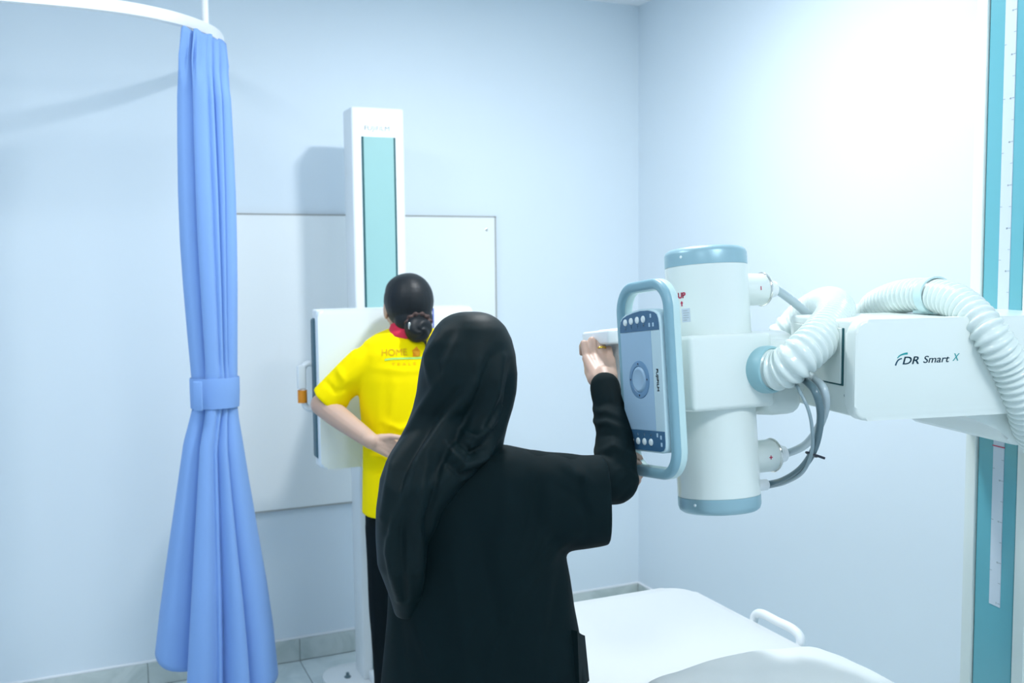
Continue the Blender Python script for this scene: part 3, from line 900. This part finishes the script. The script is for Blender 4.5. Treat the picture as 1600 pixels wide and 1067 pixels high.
# panel body
top = [(.134, .122), (.1325, .134), (.128, .142), (.118, .147), (.095, .1515), (.065, .1525), (.035, .150), (.008, .146), (-.010, .141), (-.019, .134), (-.024, .122)]
botm = [(-.024, -.118), (-.0215, -.128), (-.015, -.1345), (-.005, -.137), (.115, -.137), (.126, -.1345), (.132, -.128), (.134, -.118)]
outl = top + botm
bm = new_bm(); prism(bm, outl[::-1], fr_(PF), -.030, 0, bev=.003, seg=2); pan = head('control_panel', bm, 'panelside')
bm = new_bm(); prism(bm, [(-.0205, -.092), (-.0205, .107), (.099, .107), (.099, -.092)], fr_(PF), -.002, .0007); head('panel_face', bm, 'panel', pan, False)
ins = lambda p: ((p[0] - .055) * .955 + .055, (p[1] - .0075) * .975 + .0075)
bm = new_bm(); prism(bm, [ins(p) for p in top if True] + [(-.0205, .108), (.1305, .108)], fr_(PF), -.002, .0010); head('button_band', bm, 'band', pan, False)
bm = new_bm(); prism(bm, [ins(p) for p in botm] + [(.1305, -.093), (-.0205, -.093)], fr_(PF), -.002, .0010); head('button_band', bm, 'band', pan, False)
for px_, qx, r in [(.004, .1325, 1), (.0275, .134, 1), (.0515, .135, 1), (.0750, .1355, 1), (.005, -.116, 1), (.0295, -.116, 1), (.054, -.116, 1), (.079, -.116, 1)]:
    bm = new_bm(); lathe(bm, [(0, .0072), (.0016, .0070), (.0026, .0058), (.0030, .003)], (PF - .0008, -px_, qx - .004 if qx > 0 else qx), (-1, 0, 0), 20); head('button', bm, 'button', pan)
bm = new_bm()
for s_, px_, qx in [('♦', .004, .1165), ('I', .0275, .1175), ('1', .0515, .1185), ('8', .0750, .119), ('6', .029, -.1025), ('9', .054, -.1025), ('4', .079, -.1025)]:
    join_bm(bm, text_bm('o' if s_ == '♦' else s_, .008, fr_(PF - .0011, px_, qx), .0004, bold=.0003))
# small icons at the right of each band
for px_, qx in [(.103, .137), (.097, .119), (.111, .119), (.104, -.101), (.117, -.105), (.118, -.119)]:
    prism(bm, rrect(.0028, .004, .001, 2), fr_(PF - .0011, px_, qx), 0, .0004)
head('button_symbols', bm, 'inkpale', pan, False)['kind'] = 'stuff'
DP, DQ = .047, .010
bm = new_bm(); lathe(bm, [(0, .039), (.0020, .038), (.0026, .036), (.0026, .028), (.0010, .0265)], (PF, -DP, DQ), (-1, 0, 0), 56, False); head('dial_ring', bm, 'dialring', pan)
bm = new_bm(); lathe(bm, [(0, .0268), (.0018, .0262), (.0042, .0225), (.0046, .0205), (.0034, .018), (.0034, .004)], (PF, -DP, DQ), (-1, 0, 0), 48); head('dial', bm, 'panel', pan)
bm = new_bm()
for k in range(4):
    a = k * math.pi / 2; prism(bm, rrect(.0018, .0018, .0007, 2), fr_(PF - .0026, DP + .032 * math.cos(a), DQ + .032 * math.sin(a)), 0, .0005)
head('dial_marks', bm, 'ink', pan, False)['kind'] = 'stuff'
o_, P_, Q_, T_ = fr_(PF, .1145, .009)
bm = text_bm('FUJIFILM', .0095, (o_, -Q_, P_, T_), .0006, bold=.0005, fit=.044); head('lettering', bm, 'ink', pan, False)
bm = new_bm(); box(bm, 1.066, 1.17, -.06, .03, -.06, .07, bev=.008); box(bm, 1.06, 1.09, -.10, -.01, -.12, .13, bev=.01); head('panel_mount', bm, 'white')

# corrugated hoses
def hose(name, pts, rad, pitch=.0150, dep=.0075):
    pp = resample(spline(pts, 24), pitch / 10)
    bm = new_bm(); tube(bm, pp, lambda s: rad - dep * abs(math.cos(math.pi * s / pitch)) ** 2.6, 30)
    return part(name, bm, 'hose', None, True, 180)


hc = at(1205, 577, Y=1.645); hn = V((.20, -.96, .12)).normalized()
h1 = hose('corrugated_hose', [hc - hn * .02, hc + hn * .03, at(1252, 555, Y=1.585), at(1283, 525, Y=1.605), at(1306, 491, Y=1.70), at(1298, 476, Y=1.82), at(1275, 482, Y=1.93), at(1245, 505, Y=2.02),
                              at(1228, 540, Y=2.07), at(1238, 580, Y=2.09), V((1.60, 2.06, 1.36)), V((1.68, 2.02, 1.42))], .0435)
bm = new_bm(); lathe(bm, [(-.03, .050), (.000, .050), (.006, .048), (.008, .044), (.003, .040)], hc, hn, 44); part('hose_collar', bm, 'hosering', h1)
h2 = hose('corrugated_hose', [V((1.66, 2.03, 1.40)), V((1.67, 2.02, 1.48)), at(1345, 498, Y=1.90), at(1372, 477, Y=1.80), at(1410, 463, Y=1.70), at(1458, 462, Y=1.60), at(1502, 476, Y=1.51), at(1545, 520, Y=1.435), at(1578, 575, Y=1.42), at(1600, 630, Y=1.42), at(1622, 690, Y=1.45), V((2.10, 1.52, 1.13)), V((2.13, 1.60, 1.05))], .0385)
ca, cb = at(1453, 463, Y=1.612), at(1466, 462, Y=1.582); cd = (cb - ca).normalized()
bm = new_bm(); lathe(bm, [(-.013, .0385), (-.013, .0425), (.013, .0425), (.013, .0385)], (ca + cb) / 2, cd, 44, False); box(bm, ca.x - .02, ca.x + .02, ca.y - .04, ca.y + .03, czt - .002, czt + .006, bev=.002); part('hose_clamp', bm, 'mint', h2)


def cable(name, pts, r, m):
    bm = new_bm(); tube(bm, spline(pts, 10), r, 14); return part(name, bm, m)


s1 = TM @ V((1.42, 0, .192)); s2 = TM @ V((1.42, 0, -.178))
c1 = cable('cable', [s1, s1 + V((.02, 0, -.003)), at(1250, 480, Y=1.79), at(1272, 504, Y=1.80), at(1285, 540, Y=1.82), at(1285, 600, Y=1.86)], .0100, 'cablepale')
bm = new_bm(); rr = random.Random(4)
pp = resample(spline([s1, s1 + V((.02, 0, -.003)), at(1250, 480, Y=1.79), at(1272, 504, Y=1.80)], 12), .0075)
for i, p in enumerate(pp[3:10]):
    q = p + V((-.62, -.78, -.02)) * .0098
    box(bm, -.0022, .0022, -.0005, .0005, -.0016, .0016, mtx=Matrix.Translation(q) @ Matrix.Rotation(-.6, 4, 'Z') @ Matrix.Rotation(.55 + rr.uniform(-.5, .5), 4, 'Y'))
part('cable_print', bm, 'ink', c1, False)
cable('cable', [s2, s2 + V((.02, -.004, .002)), at(1258, 695, Y=1.68), at(1278, 670, Y=1.60), at(1290, 636, Y=1.560), at(1287, 608, Y=1.555), at(1272, 592, Y=1.60), at(1252, 578, Y=1.67), at(1232, 572, Y=1.70)], .0088, 'cablepale')
b0 = at(1197, 757, Y=1.735)
cable('cable', [b0 - X_ * .03, b0 + X_ * .01, at(1225, 750, Y=1.69), at(1250, 734, Y=1.63), at(1268, 710, Y=1.585), at(1278, 682, Y=1.565), at(1282, 645, Y=1.550), at(1274, 612, Y=1.550), at(1258, 594, Y=1.60), at(1240, 580, Y=1.67)], .0078, 'cabledark')
cable('cable', [b0 - X_ * .03 - Z_ * .006, b0 + X_ * .01 - Z_ * .006, at(1228, 754, Y=1.68), at(1254, 738, Y=1.615), at(1268, 708, Y=1.57), at(1269, 672, Y=1.55), at(1263, 640, Y=1.55), at(1248, 608, Y=1.58), at(1238, 590, Y=1.66)], .0036, 'cable')
bm = new_bm(); lathe(bm, [(-.075, .0125), (0, .0125), (.002, .011)], b0, (1, 0, 0), 24); part('cable_sleeve', bm, 'purewhite')
za_ = at(1268, 710, Y=1.580)
bm = new_bm(); torus(bm, za_, (.45, 0, .9), .0115, .0022, 24, 8); box(bm, -.003, .020, -.003, .003, -.0025, .0025, bev=.001, mtx=Matrix.Translation(za_ + V((.008, -.008, -.002))) @ Matrix.Rotation(.35, 4, 'Y')); part('cable_tie', bm, 'black')

# ------------------------------------------------------------------ people
def rings_(rings): return ('rings', rings)


_add0 = add_solid


def add_solid(bm, s):
    if s[0] == 'rings': loft(bm, s[1])
    else: _add0(bm, s)


def ellipse_ring(c, p, q, n=32, e=2.0):
    out = []
    for i in range(n):
        t = 2 * math.pi * i / n; a, b = math.cos(t), math.sin(t)
        out.append(c + p * math.copysign(abs(a) ** (2 / e), a) + q * math.copysign(abs(b) ** (2 / e), b))
    return out


def project(bm, bvh, direction, off=.0012):
    """lays flat print on a cloth surface, along a direction"""
    d = V(direction)
    for v in bm.verts:
        h = bvh.ray_cast(v.co - d * .6, d)
        if h[0] is not None: v.co = h[0] - d * off
    return bm


# ---- radiographer in black
TAZ = R(21.6); TFW = V((math.sin(TAZ), math.cos(TAZ), 0)); TRT = V((math.cos(TAZ), -math.sin(TAZ), 0)); TB = TFW * 1.89
tech = thing('person', 'person in black hijab and black loose top, raising an arm to the x-ray head', 'person', TB, -TAZ)


def LP(px, py, v=0.0):
    r = _fw + _rt * ((px - 800) / FPX) - _up * ((py - 533.5) / FPX)
    q = V((0, 0, EYE)) + r * ((1.89 + v) / r.dot(TFW))
    return V((q.dot(TRT), v, q.z))


def ring_px(py, l, r, v, b):
    a, c = LP(l, py, v), LP(r, py, v)
    return ((a.x + c.x) / 2, v, (a.z + c.z) / 2, (c.x - a.x) / 2, b)


hc_ = LP(733, 572, .025); hc_.z = LP(733, 487, .02).z - .122
HS, eyes = head_solids(hc_, 1.0, V((.25, 1, -.05)))
sh_r, el_r, wr_r = LP(822, 745, .0), LP(962, 752, .06), LP(944, 598, .21)
sh_l, el_l, wr_l = LP(640, 748, .0), LP(712, 832, .21), LP(932, 771, .15)
HR = frame3(wr_r + V((.003, .004, .002)), (-.06, .86, .50), (0.0, -.50, .86))
HL = frame3(wr_l, (.93, -.02, .30), (-.15, .35, -.9))
S = list(HS)
S += [cap_(hc_ + V((0, -.02, -.06)), .052, V((hc_.x, 0, LP(735, 715).z)), .058)]
S += [loft_([(0, 0, .80, .135, .10), (0, 0, .95, .115, .085), (0, 0, 1.10, .125, .09), (0, 0, 1.20, .13, .085), (0, 0, 1.26, .07, .06)], e=2.3)]
S += [cap_((.03, 0, 1.24), .045, sh_r, .045), cap_(sh_r, .045, el_r, .033), cap_(el_r, .033, LP(958, 660, .15), .029), cap_(LP(958, 660, .15), .029, wr_r, .0225)]
S += [cap_((-.06, 0, 1.24), .045, sh_l, .045), cap_(sh_l, .045, el_l, .036), cap_(el_l, .036, wr_l, .024)]
for k in (-1, 1):
    S += [cap_((k * .075, 0, .84), .085, (k * .08, .01, .44), .052), cap_((k * .08, .01, .44), .050, (k * .08, 0, .08), .034), cap_((k * .08, -.03, .04), .030, (k * .085, .13, .03), .026)]
RC = [(-.45, 1.35, .8), (-.5, 1.35, .8), (-.5, 1.35, .9), (-.3, 1.4, 1.0)]
S += hand_solids(HR, -1, RC, .06, (.15, .95, -.15), .98, .3)
S += hand_solids(HL, 1, [(.7, .9, .6)] * 4, .06, (.75, .6, -.4), .88)
obj_mesh('body', fuse(S, .0032, 3), 'skin', tech, True, 180)
add_face(tech, hc_, eyes, V((.25, 1, -.05)))
rp_ = HR @ (V((.009 + .0005, .088, .002)) * .98); a_ = -.5
rd = (HR.to_3x3() @ V((.03, math.cos(a_), -math.sin(a_)))).normalized()
bm = new_bm(); lathe(bm, [(-.0022, .0092), (-.0022, .0104), (0, .0110), (.0022, .0104), (.0022, .0092)], rp_ + rd * .022, rd, 28); obj('finger_ring', bm, 'gold', tech)

# loose top with wide short sleeve
TOP = [ring_px(698, 690, 800, 0, .055), ring_px(710, 645, 826, 0, .08), ring_px(735, 618, 850, 0, .10), ring_px(780, 606, 868, 0, .115), ring_px(850, 604, 882, 0, .120),
       ring_px(900, 606, 890, 0, .120), ring_px(950, 604, 897, 0, .125), ring_px(1000, 600, 907, 0, .130), ring_px(1067, 594, 917, 0, .14)][::-1]
TOP = [(TOP[0][0], 0, .56, TOP[0][3] + .015, .16)] + TOP
rr_ = []
for px, y0, y1, v, b in [(770, 698, 800, 0, .07), (800, 697, 862, 0, .085), (830, 703, 868, .002, .088), (862, 709, 866, .008, .088), (893, 713, 857, .016, .086), (920, 714, 853, .024, .084), (936, 713, 851, .03, .080), (947, 716, 848, .034, .076)]:
    a, c = LP(px, y0, v), LP(px + (4 if px > 940 else 0), y1, v)
    rr_.append(ellipse_ring((a + c) / 2, (a - c) / 2, V((0, b, 0)), e=2.3))
LS = [cap_(sh_l + V((.02, 0, -.01)), .072, sh_l.lerp(el_l, .62), .082)]
me = fuse([loft_(TOP, 44, 2.25), rings_(rr_)] + LS, .0065, 8)
px2 = lambda *a: [(LP(x, y, -.10).x, LP(x, y, -.10).z) for x, y in a]
folds = [(px2((800, 720), (790, 800), (775, 880)), .018, .006), (px2((845, 730), (832, 800), (815, 860)), .014, -.007), (px2((870, 730), (850, 830), (800, 930)), .016, .007),
         (px2((893, 850), (840, 890), (790, 960), (760, 1040)), .014, .009), (px2((870, 850), (825, 900), (770, 980)), .013, -.007), (px2((885, 880), (870, 960), (850, 1060)), .016, -.007),
         (px2((700, 830), (720, 940), (730, 1060)), .022, .006), (px2((740, 800), (770, 920), (800, 1050)), .018, -.006), (px2((900, 720), (912, 780), (925, 845)), .009, -.005), (px2((925, 720), (915, 800)), .009, .004),
         (px2((640, 940), (660, 1000), (690, 1066)), .016, .007), (px2((620, 960), (632, 1066)), .012, -.005), (px2((850, 712), (900, 745), (935, 770)), .010, .006), (px2((860, 760), (900, 780), (940, 830)), .010, -.005)]
displace(me, fold_fn(folds, -1, .0035, (9, 9, 5)))
tp_ = obj_mesh('loose_top', me, 'blackcloth', tech, True, 180)
# pocket at the right hip, its mouth standing open a little
pk = [LP(x, y, v) for x, y, v in [(893, 960, -.055), (897, 985, -.062), (904, 990, -.02), (909, 992, .02), (916, 1062, .02), (912, 1066, -.02), (900, 1066, -.075)]]
bm = new_bm()
pts_ = [pk[1], pk[2], pk[3], pk[4], pk[5], pk[6]]
vs1 = [bm.verts.new(p + V((.006, -.004, 0))) for p in pts_]; vs2 = [bm.verts.new(p + V((-.006, .004, 0))) for p in pts_]
bm.faces.new(vs1); bm.faces.new(vs2[::-1])
for i in range(6): bm.faces.new((vs1[i], vs2[i], vs2[(i + 1) % 6], vs1[(i + 1) % 6]))
obj('pocket', bm, 'blackcloth', tp_)
# fitted long sleeves
US = [cap_(sh_r, .055, LP(905, 752, .035), .054), cap_(LP(905, 752, .035), .053, el_r, .047), cap_(el_r, .047, LP(960, 682, .13), .0405), cap_(LP(960, 682, .13), .0405, LP(953, 640, .172), .036), cap_(LP(953, 640, .172), .036, LP(945, 604, .205), .0325)]
me = fuse(US, .0045, 5)
fl = [([(LP(x, y, .1).x, LP(x, y, .1).z) for x, y in pts], w, a) for pts, w, a in [
    (((926, 668), (950, 662), (978, 672)), .006, .005), (((930, 684), (955, 676), (985, 692)), .006, -.0025), (((932, 706), (955, 692), (990, 712)), .007, .006), (((938, 722), (965, 712), (998, 735)), .007, -.0025),
    (((950, 742), (975, 728), (998, 750)), .007, .004), (((955, 770), (975, 750), (995, 742)), .007, -.002), (((930, 640), (955, 634), (972, 640)), .006, -.0015), (((928, 650), (950, 646), (976, 656)), .006, .003)]]
displace(me, fold_fn(fl, 0, .0015, (25, 25, 25)))
obj_mesh('long_sleeve', me, 'blackcloth', tech, True, 180)
me = fuse([cap_(sh_l, .055, el_l, .048), cap_(el_l, .047, wr_l.lerp(el_l, .15), .030)], .005, 5); displace(me, fold_fn([], 0, .002, (25, 25, 25)))
obj_mesh('long_sleeve', me, 'blackcloth', tech, True, 180)

# hijab: cap over the head, folds at the neck, long drape over the left shoulder
HJ = [(487.5, 718, 752, .028), (491, 704, 766, .048), (498, 691, 778, .064), (510, 679, 790, .080), (530, 667, 800, .097), (555, 658, 806, .108), (585, 654, 808, .112), (612, 652, 806, .110), (638, 646, 801, .104), (662, 636, 795, .098), (686, 622, 790, .094), (706, 608, 787, .092), (722, 600, 772, .085)]
r1_ = [ring_px(y, l, r, .008 if y < 640 else -.005, b) for y, l, r, b in HJ][::-1]
DR = [(640, 668, 780, -.02, .07), (680, 634, 778, -.035, .085), (715, 604, 768, -.045, .10), (745, 593, 735, -.055, .105), (790, 588, 698, -.06, .105), (835, 587.5, 680, -.065, .100), (875, 589, 669, -.07, .090), (905, 600, 664, -.066, .074), (930, 609, 662, -.058, .062), (955, 616, 658, -.048, .05)]
r2_ = [ring_px(y, l, r, v, b) for y, l, r, v, b in DR][::-1]
me = fuse([loft_(r1_, 44, 2.1), loft_(r2_, 44, 2.2)], .0048, 7)
hf = [(px2((803, 575), (797, 630), (780, 690)), .010, -.007), (px2((786, 560), (775, 620), (748, 675), (715, 715)), .010, .007), (px2((768, 560), (745, 630), (705, 690), (672, 740)), .012, -.008),
      (px2((742, 600), (700, 655), (655, 720), (630, 800)), .012, .009), (px2((715, 610), (670, 665), (630, 730), (612, 820)), .010, -.007), (px2((690, 590), (655, 650), (615, 720), (600, 800)), .010, .006),
      (px2((672, 600), (664, 560), (690, 520)), .010, .005), (px2((690, 610), (682, 565), (706, 522)), .009, -.004), (px2((671, 704), (654, 801), (658, 930)), .009, .010), (px2((690, 715), (672, 800), (672, 880)), .008, -.008),
      (px2((646, 730), (630, 820), (636, 930)), .010, -.007), (px2((622, 760), (612, 850), (625, 930)), .009, .006), (px2((700, 690), (725, 722), (755, 715), (782, 690)), .007, .008), (px2((715, 682), (735, 704), (758, 696), (778, 672)), .006, -.008),
      (px2((722, 668), (742, 686), (764, 672), (786, 640)), .006, .007), (px2((690, 705), (722, 738), (760, 730)), .006, -.006)]
hf = [(p, w_ * .8, a * 1.5) for p, w_, a in hf]
displace(me, fold_fn(hf, -1, .0030, (9, 9, 9)))
# thin gap for the face on the far side: the cloth stands back from eyes to chin
ff = V((.25, 1, -.05)).normalized()
bm = new_bm(); bm.from_mesh(me)
kill = [f for f in bm.faces if (f.calc_center_median() - hc_).dot(ff) > .055 and abs((f.calc_center_median() - hc_).z + .005) < .095 and abs((f.calc_center_median() - hc_).dot(V((1, -.25, 0)).normalized())) < .062]
bmesh.ops.delete(bm, geom=kill, context='FACES'); bm.to_mesh(me); bm.free()
obj_mesh('hijab', me, 'hijab', tech, True, 180)
bx_ = TOP[0][0]
TR_ = [cap_((k * .08 + bx_ * .3, 0, .84), .105, (k * .085, .01, .45), .082) for k in (-1, 1)] + [cap_((k * .085, .01, .45), .082, (k * .085, 0, .10), .072) for k in (-1, 1)]
me = fuse(TR_, .008, 5); displace(me, fold_fn([], 0, .004, (10, 10, 5))); obj_mesh('trousers', me, 'trouser', tech, True, 180)
for k in (-1, 1):
    obj_mesh('shoe', fuse([cap_((k * .085, -.04, .036), .034, (k * .09, .13, .030), .029, ((1, 0, 0), 1.2)), ell_((k * .085, -.02, .06), (.038, .045, .05))], .005, 4), 'shoe', tech, True, 180)

# ---- person being imaged, in yellow
PB = V((1.03, 3.16, 0))
pat = thing('person', 'person in yellow t-shirt with dark hair bun, standing against the detector with hand on back', 'person', PB)


def PP(px, py, yo=0.0):
    q = at(px, py, Y=PB.y + yo) - PB
    return q


def pring(py, l, r, b, yo=0.0):
    a, c = PP(l, py, yo), PP(r, py, yo)
    return ((a.x + c.x) / 2, yo, (a.z + c.z) / 2, (c.x - a.x) / 2, b)


pc = PP(638, 476, .0); pc.z = PP(638, 427, 0).z - .116; pc.y = .015
HS, eyes = head_solids(pc, 1.0, V((0.12, 1, .02)))
shl, ell2, wrl = PP(577, 566, .01), PP(503, 632, .075), PP(580, 689, -.125)
cxp = PP(640, 600).x
mir = lambda p: V((2 * cxp - p.x, p.y, p.z))
shr, elr, wrr = mir(shl), mir(ell2), mir(wrl)
S = list(HS)
S += [cap_(pc + V((.0, -.025, -.05)), .050, V((cxp - .005, -.01, PP(640, 520).z)), .056)]
S += [loft_([(cxp, 0, .76, .130, .09), (cxp, 0, .92, .120, .085), (cxp, 0, 1.10, .130, .09), (cxp, 0, 1.30, .135, .09), (cxp, 0, 1.39, .07, .06)], e=2.3)]
for a, b, c in ((shl, ell2, wrl), (shr, elr, wrr)):
    S += [cap_(V((cxp + (a.x - cxp) * .4, 0, a.z)), .05, a, .040), cap_(a, .040, b, .0365), cap_(b, .0385, b.lerp(c, .35), .0385), cap_(b.lerp(c, .35), .0385, c, .0265)]
for k in (-1, 1):
    S += [cap_((cxp + k * .075, 0, .80), .085, (cxp + k * .075, .01, .43), .052), cap_((cxp + k * .075, .01, .43), .050, (cxp + k * .07, 0, .08), .034), cap_((cxp + k * .07, -.03, .04), .030, (cxp + k * .08, .10, .03), .026)]
ML = frame3(wrl + V((.006, -.002, -.002)), (.90, -.02, -.42), (-.05, 1, 0))
PC = [(.15, .35, .25), (.25, .45, .3), (.35, .5, .35), (.45, .55, .4)]
S += hand_solids(ML, 1, PC, .08, (.55, .80, -.35), .88, .25)
MR = frame3(wrr + V((-.006, -.002, -.002)), (-.90, -.02, -.42), (.05, 1, 0))
S += hand_solids(MR, -1, PC, .08, (.55, .80, -.35), .88, .25)
obj_mesh('body', fuse(S, .0034, 3), 'skin', pat, True, 180)
add_face(pat, pc, eyes, V((0.12, 1, .02)))

TS = [pring(513, 606, 676, .055), pring(520, 588, 694, .072), pring(531, 570, 711, .088), pring(550, 562, 719, .100), pring(590, 561, 721, .110), pring(640, 565, 717, .110), pring(690, 568, 714, .108), pring(750, 568, 714, .112), pring(797, 568, 714, .120)][::-1]
sl0, sl1 = PP(572, 560, .005), PP(511, 627, .066)
sl = [cap_(sl0, .056, sl0.lerp(sl1, .45), .058)]


def sleeve(sgn):
    f = (lambda p: p) if sgn < 0 else mir
    a, b = f(sl0), f(sl1); ax = (b - a).normalized(); u = V((0, 1, 0)); u = (u - ax * u.dot(ax)).normalized(); w_ = ax.cross(u)
    out = []
    for t, r in [(0, .052), (.25, .056), (.5, .058), (.75, .060), (1.0, .0625)]:
        out.append(ellipse_ring(a.lerp(b, t), u * r * .92, w_ * r))
    return rings_(out)


me = fuse([loft_(TS, 44, 2.3), sleeve(-1), sleeve(1), cap_(PP(590, 556, .0), .062, PP(545, 588, .03), .056), cap_(mir(PP(590, 556, .0)), .062, mir(PP(545, 588, .03)), .056)], .0055, 12)
pp2 = lambda *a: [(PP(x, y, -.1).x, PP(x, y, -.1).z) for x, y in a]
pf = [(pp2((560, 610), (572, 650), (585, 690)), .012, -.008), (pp2((555, 640), (565, 690), (568, 750)), .012, .005), (pp2((600, 690), (615, 650), (620, 600)), .014, .005), (pp2((590, 700), (603, 650), (606, 590)), .012, -.005),
      (pp2((535, 570), (548, 600), (545, 632)), .010, .005), (pp2((520, 600), (535, 618), (552, 612)), .009, -.005), (pp2((575, 720), (600, 715), (640, 735)), .010, .006), (pp2((572, 745), (600, 735), (640, 755)), .010, -.005),
      (pp2((585, 575), (630, 580), (690, 574)), .012, .003), (pp2((600, 660), (625, 670), (660, 655)), .010, .005), (pp2((630, 690), (645, 740), (648, 800)), .012, -.004)]
displace(me, fold_fn(pf, -1, .0025, (10, 10, 8)))
shirt = obj_mesh('shirt', me, 'yellow', pat, True, 180)
bm = new_bm(); bm.from_mesh(me); bvh = BVHTree.FromBMesh(bm); bm.free()
vd = V((math.sin(.31), math.cos(.31), 0)); pr_ = V((math.cos(.31), -math.sin(.31), 0))


def print_on(name, bm, m):
    bmesh.ops.subdivide_edges(bm, edges=[e for e in bm.edges if e.calc_length() > .02], cuts=6)
    o = obj(name, project(bm, bvh, vd), m, shirt, False); return o


PQ = lambda px, py: PP(px, py, -.11)
a, b = PQ(597, 553), PQ(634, 551)
print_on('shirt_lettering', text_bm('HOME', .030, ((a + b) / 2, pr_, Z_, -vd), .0003, bold=.0006, fit=.082), 'printdull')
e_ = PQ(650, 549)
bm = new_bm(); prism(bm, [(-.010, -.017), (.012, -.017), (.012, -.004), (.016, -.004), (.002, .015), (-.014, .0), (-.010, .0)], (e_, pr_, Z_, -vd), 0, .0003); print_on('shirt_emblem', bm, 'printorange')
bm = new_bm(); ln = [PQ(x, y) for x, y in [(601, 563.5), (612, 561.5), (630, 560.5), (648, 560), (662, 559.5), (690, 561)]]
pts_ = spline(ln, 4)
rows = [[bm.verts.new(p + Z_ * .0030), bm.verts.new(p - Z_ * .0030)] for p in pts_]
for r0_, r1__ in zip(rows, rows[1:]): bm.faces.new((r0_[0], r0_[1], r1__[1], r1__[0]))
obj('shirt_stripe', project(bm, bvh, vd), 'printgreen', shirt, False)
a, b = PQ(612, 570), PQ(650, 569)
print_on('shirt_lettering', text_bm('T E A L E', .013, ((a + b) / 2, pr_, Z_, -vd), .0003, fit=.080), 'printdull')
# collar
bm = new_bm(); cc = V((cxp - .004, -.012, PP(640, 514).z)); rg = []
for dz, a, b in [(-.034, .080, .072), (-.022, .086, .078), (-.008, .078, .072), (.004, .068, .064), (.020, .062, .058), (.024, .060, .056), (.018, .057, .053), (-.015, .057, .053)]:
    rg.append([cc + V((a * math.cos(t), b * math.sin(t), dz + .012 * math.sin(-t) - .004)) for t in [2 * math.pi * i / 40 for i in range(40)]])
loft(bm, rg, cap=False); obj('collar', bm, 'red', pat, True, 180)
# hair: smooth cap, nape, bun with its band, clip
hs = [('ell', pc + V((0, -.022, .022)), V((.0835, .092, .096)), None), ('ell', pc + V((.004, -.055, -.035)), V((.066, .056, .062)), None), ('ell', pc + V((0, -.01, .055)), V((.074, .088, .062)), None)]
me = fuse(hs, .0035, 5)
displace(me, lambda co, no: .0009 * np.sin(55 * (co[:, 0] + .5 * co[:, 2]) + 3 * np.sin(20 * co[:, 1])))
obj_mesh('hair', me, 'hair', pat, True, 180)
bn = PP(652, 514, -.085); bn.y = -.092
me = fuse([('ell', bn, V((.047, .040, .043)), None), ('ell', bn + V((.012, -.012, -.018)), V((.026, .024, .022)), None), cap_(bn + V((.02, -.01, -.03)), .010, bn + V((.022, -.014, -.062)), .003)], .003, 3)
displace(me, lambda co, no: .0022 * np.sin(160 * (np.hypot(co[:, 0] - bn.x, co[:, 2] - bn.z)) + 3 * np.arctan2(co[:, 2] - bn.z, co[:, 0] - bn.x)))
bun = obj_mesh('hair_bun', me, 'hair', pat, True, 180)
bm = new_bm(); c_ = bn + V((.004, .012, .018)); n_ = 60; kk = 12; rv = []
for i in range(n_):
    t = 2 * math.pi * i / n_; d_ = V((math.cos(t), -.15, math.sin(t) * .78)); rr0 = .0115 + .003 * math.sin(11 * t)
    rv.append([bm.verts.new(c_ + d_ * (.036 + rr0 * math.cos(2 * math.pi * j / kk)) + V((0, -.9, .35)) * rr0 * math.sin(2 * math.pi * j / kk)) for j in range(kk)])
for i in range(n_):
    for j in range(kk): bm.faces.new((rv[i][j], rv[i][(j + 1) % kk], rv[(i + 1) % n_][(j + 1) % kk], rv[(i + 1) % n_][j]))
obj('scrunchie', bm, 'scrunchie', bun, True, 180)
q = PP(632, 508, -.13)
bm = new_bm(); box(bm, -.004, .004, -.004, .004, -.010, .012, bev=.002, mtx=Matrix.Translation((bn.x - .036, bn.y - .022, bn.z + .012))); obj('hair_clip', bm, 'chrome', bun)
# trousers, shoes
hx0 = cxp
TRp = [loft_([(cxp, 0, .70, .159, .116), (cxp, 0, .80, .160, .116), (cxp, 0, .90, .152, .108), (cxp, 0, .96, .138, .095)], 40, 2.3)]
for k in (-1, 1):
    TRp += [cap_((cxp + k * .078, 0, .76), .088, (cxp + k * .076, .01, .42), .074), cap_((cxp + k * .076, .01, .42), .074, (cxp + k * .072, 0, .09), .064)]
me = fuse(TRp, .007, 5); displace(me, fold_fn([], 0, .004, (10, 10, 5))); obj_mesh('trousers', me, 'trouser', pat, True, 180)
for k in (-1, 1):
    obj_mesh('shoe', fuse([cap_((cxp + k * .072, -.04, .036), .034, (cxp + k * .08, .11, .030), .029, ((1, 0, 0), 1.2)), ell_((cxp + k * .072, -.02, .06), (.038, .045, .05))], .005, 4), 'shoe', pat, True, 180)
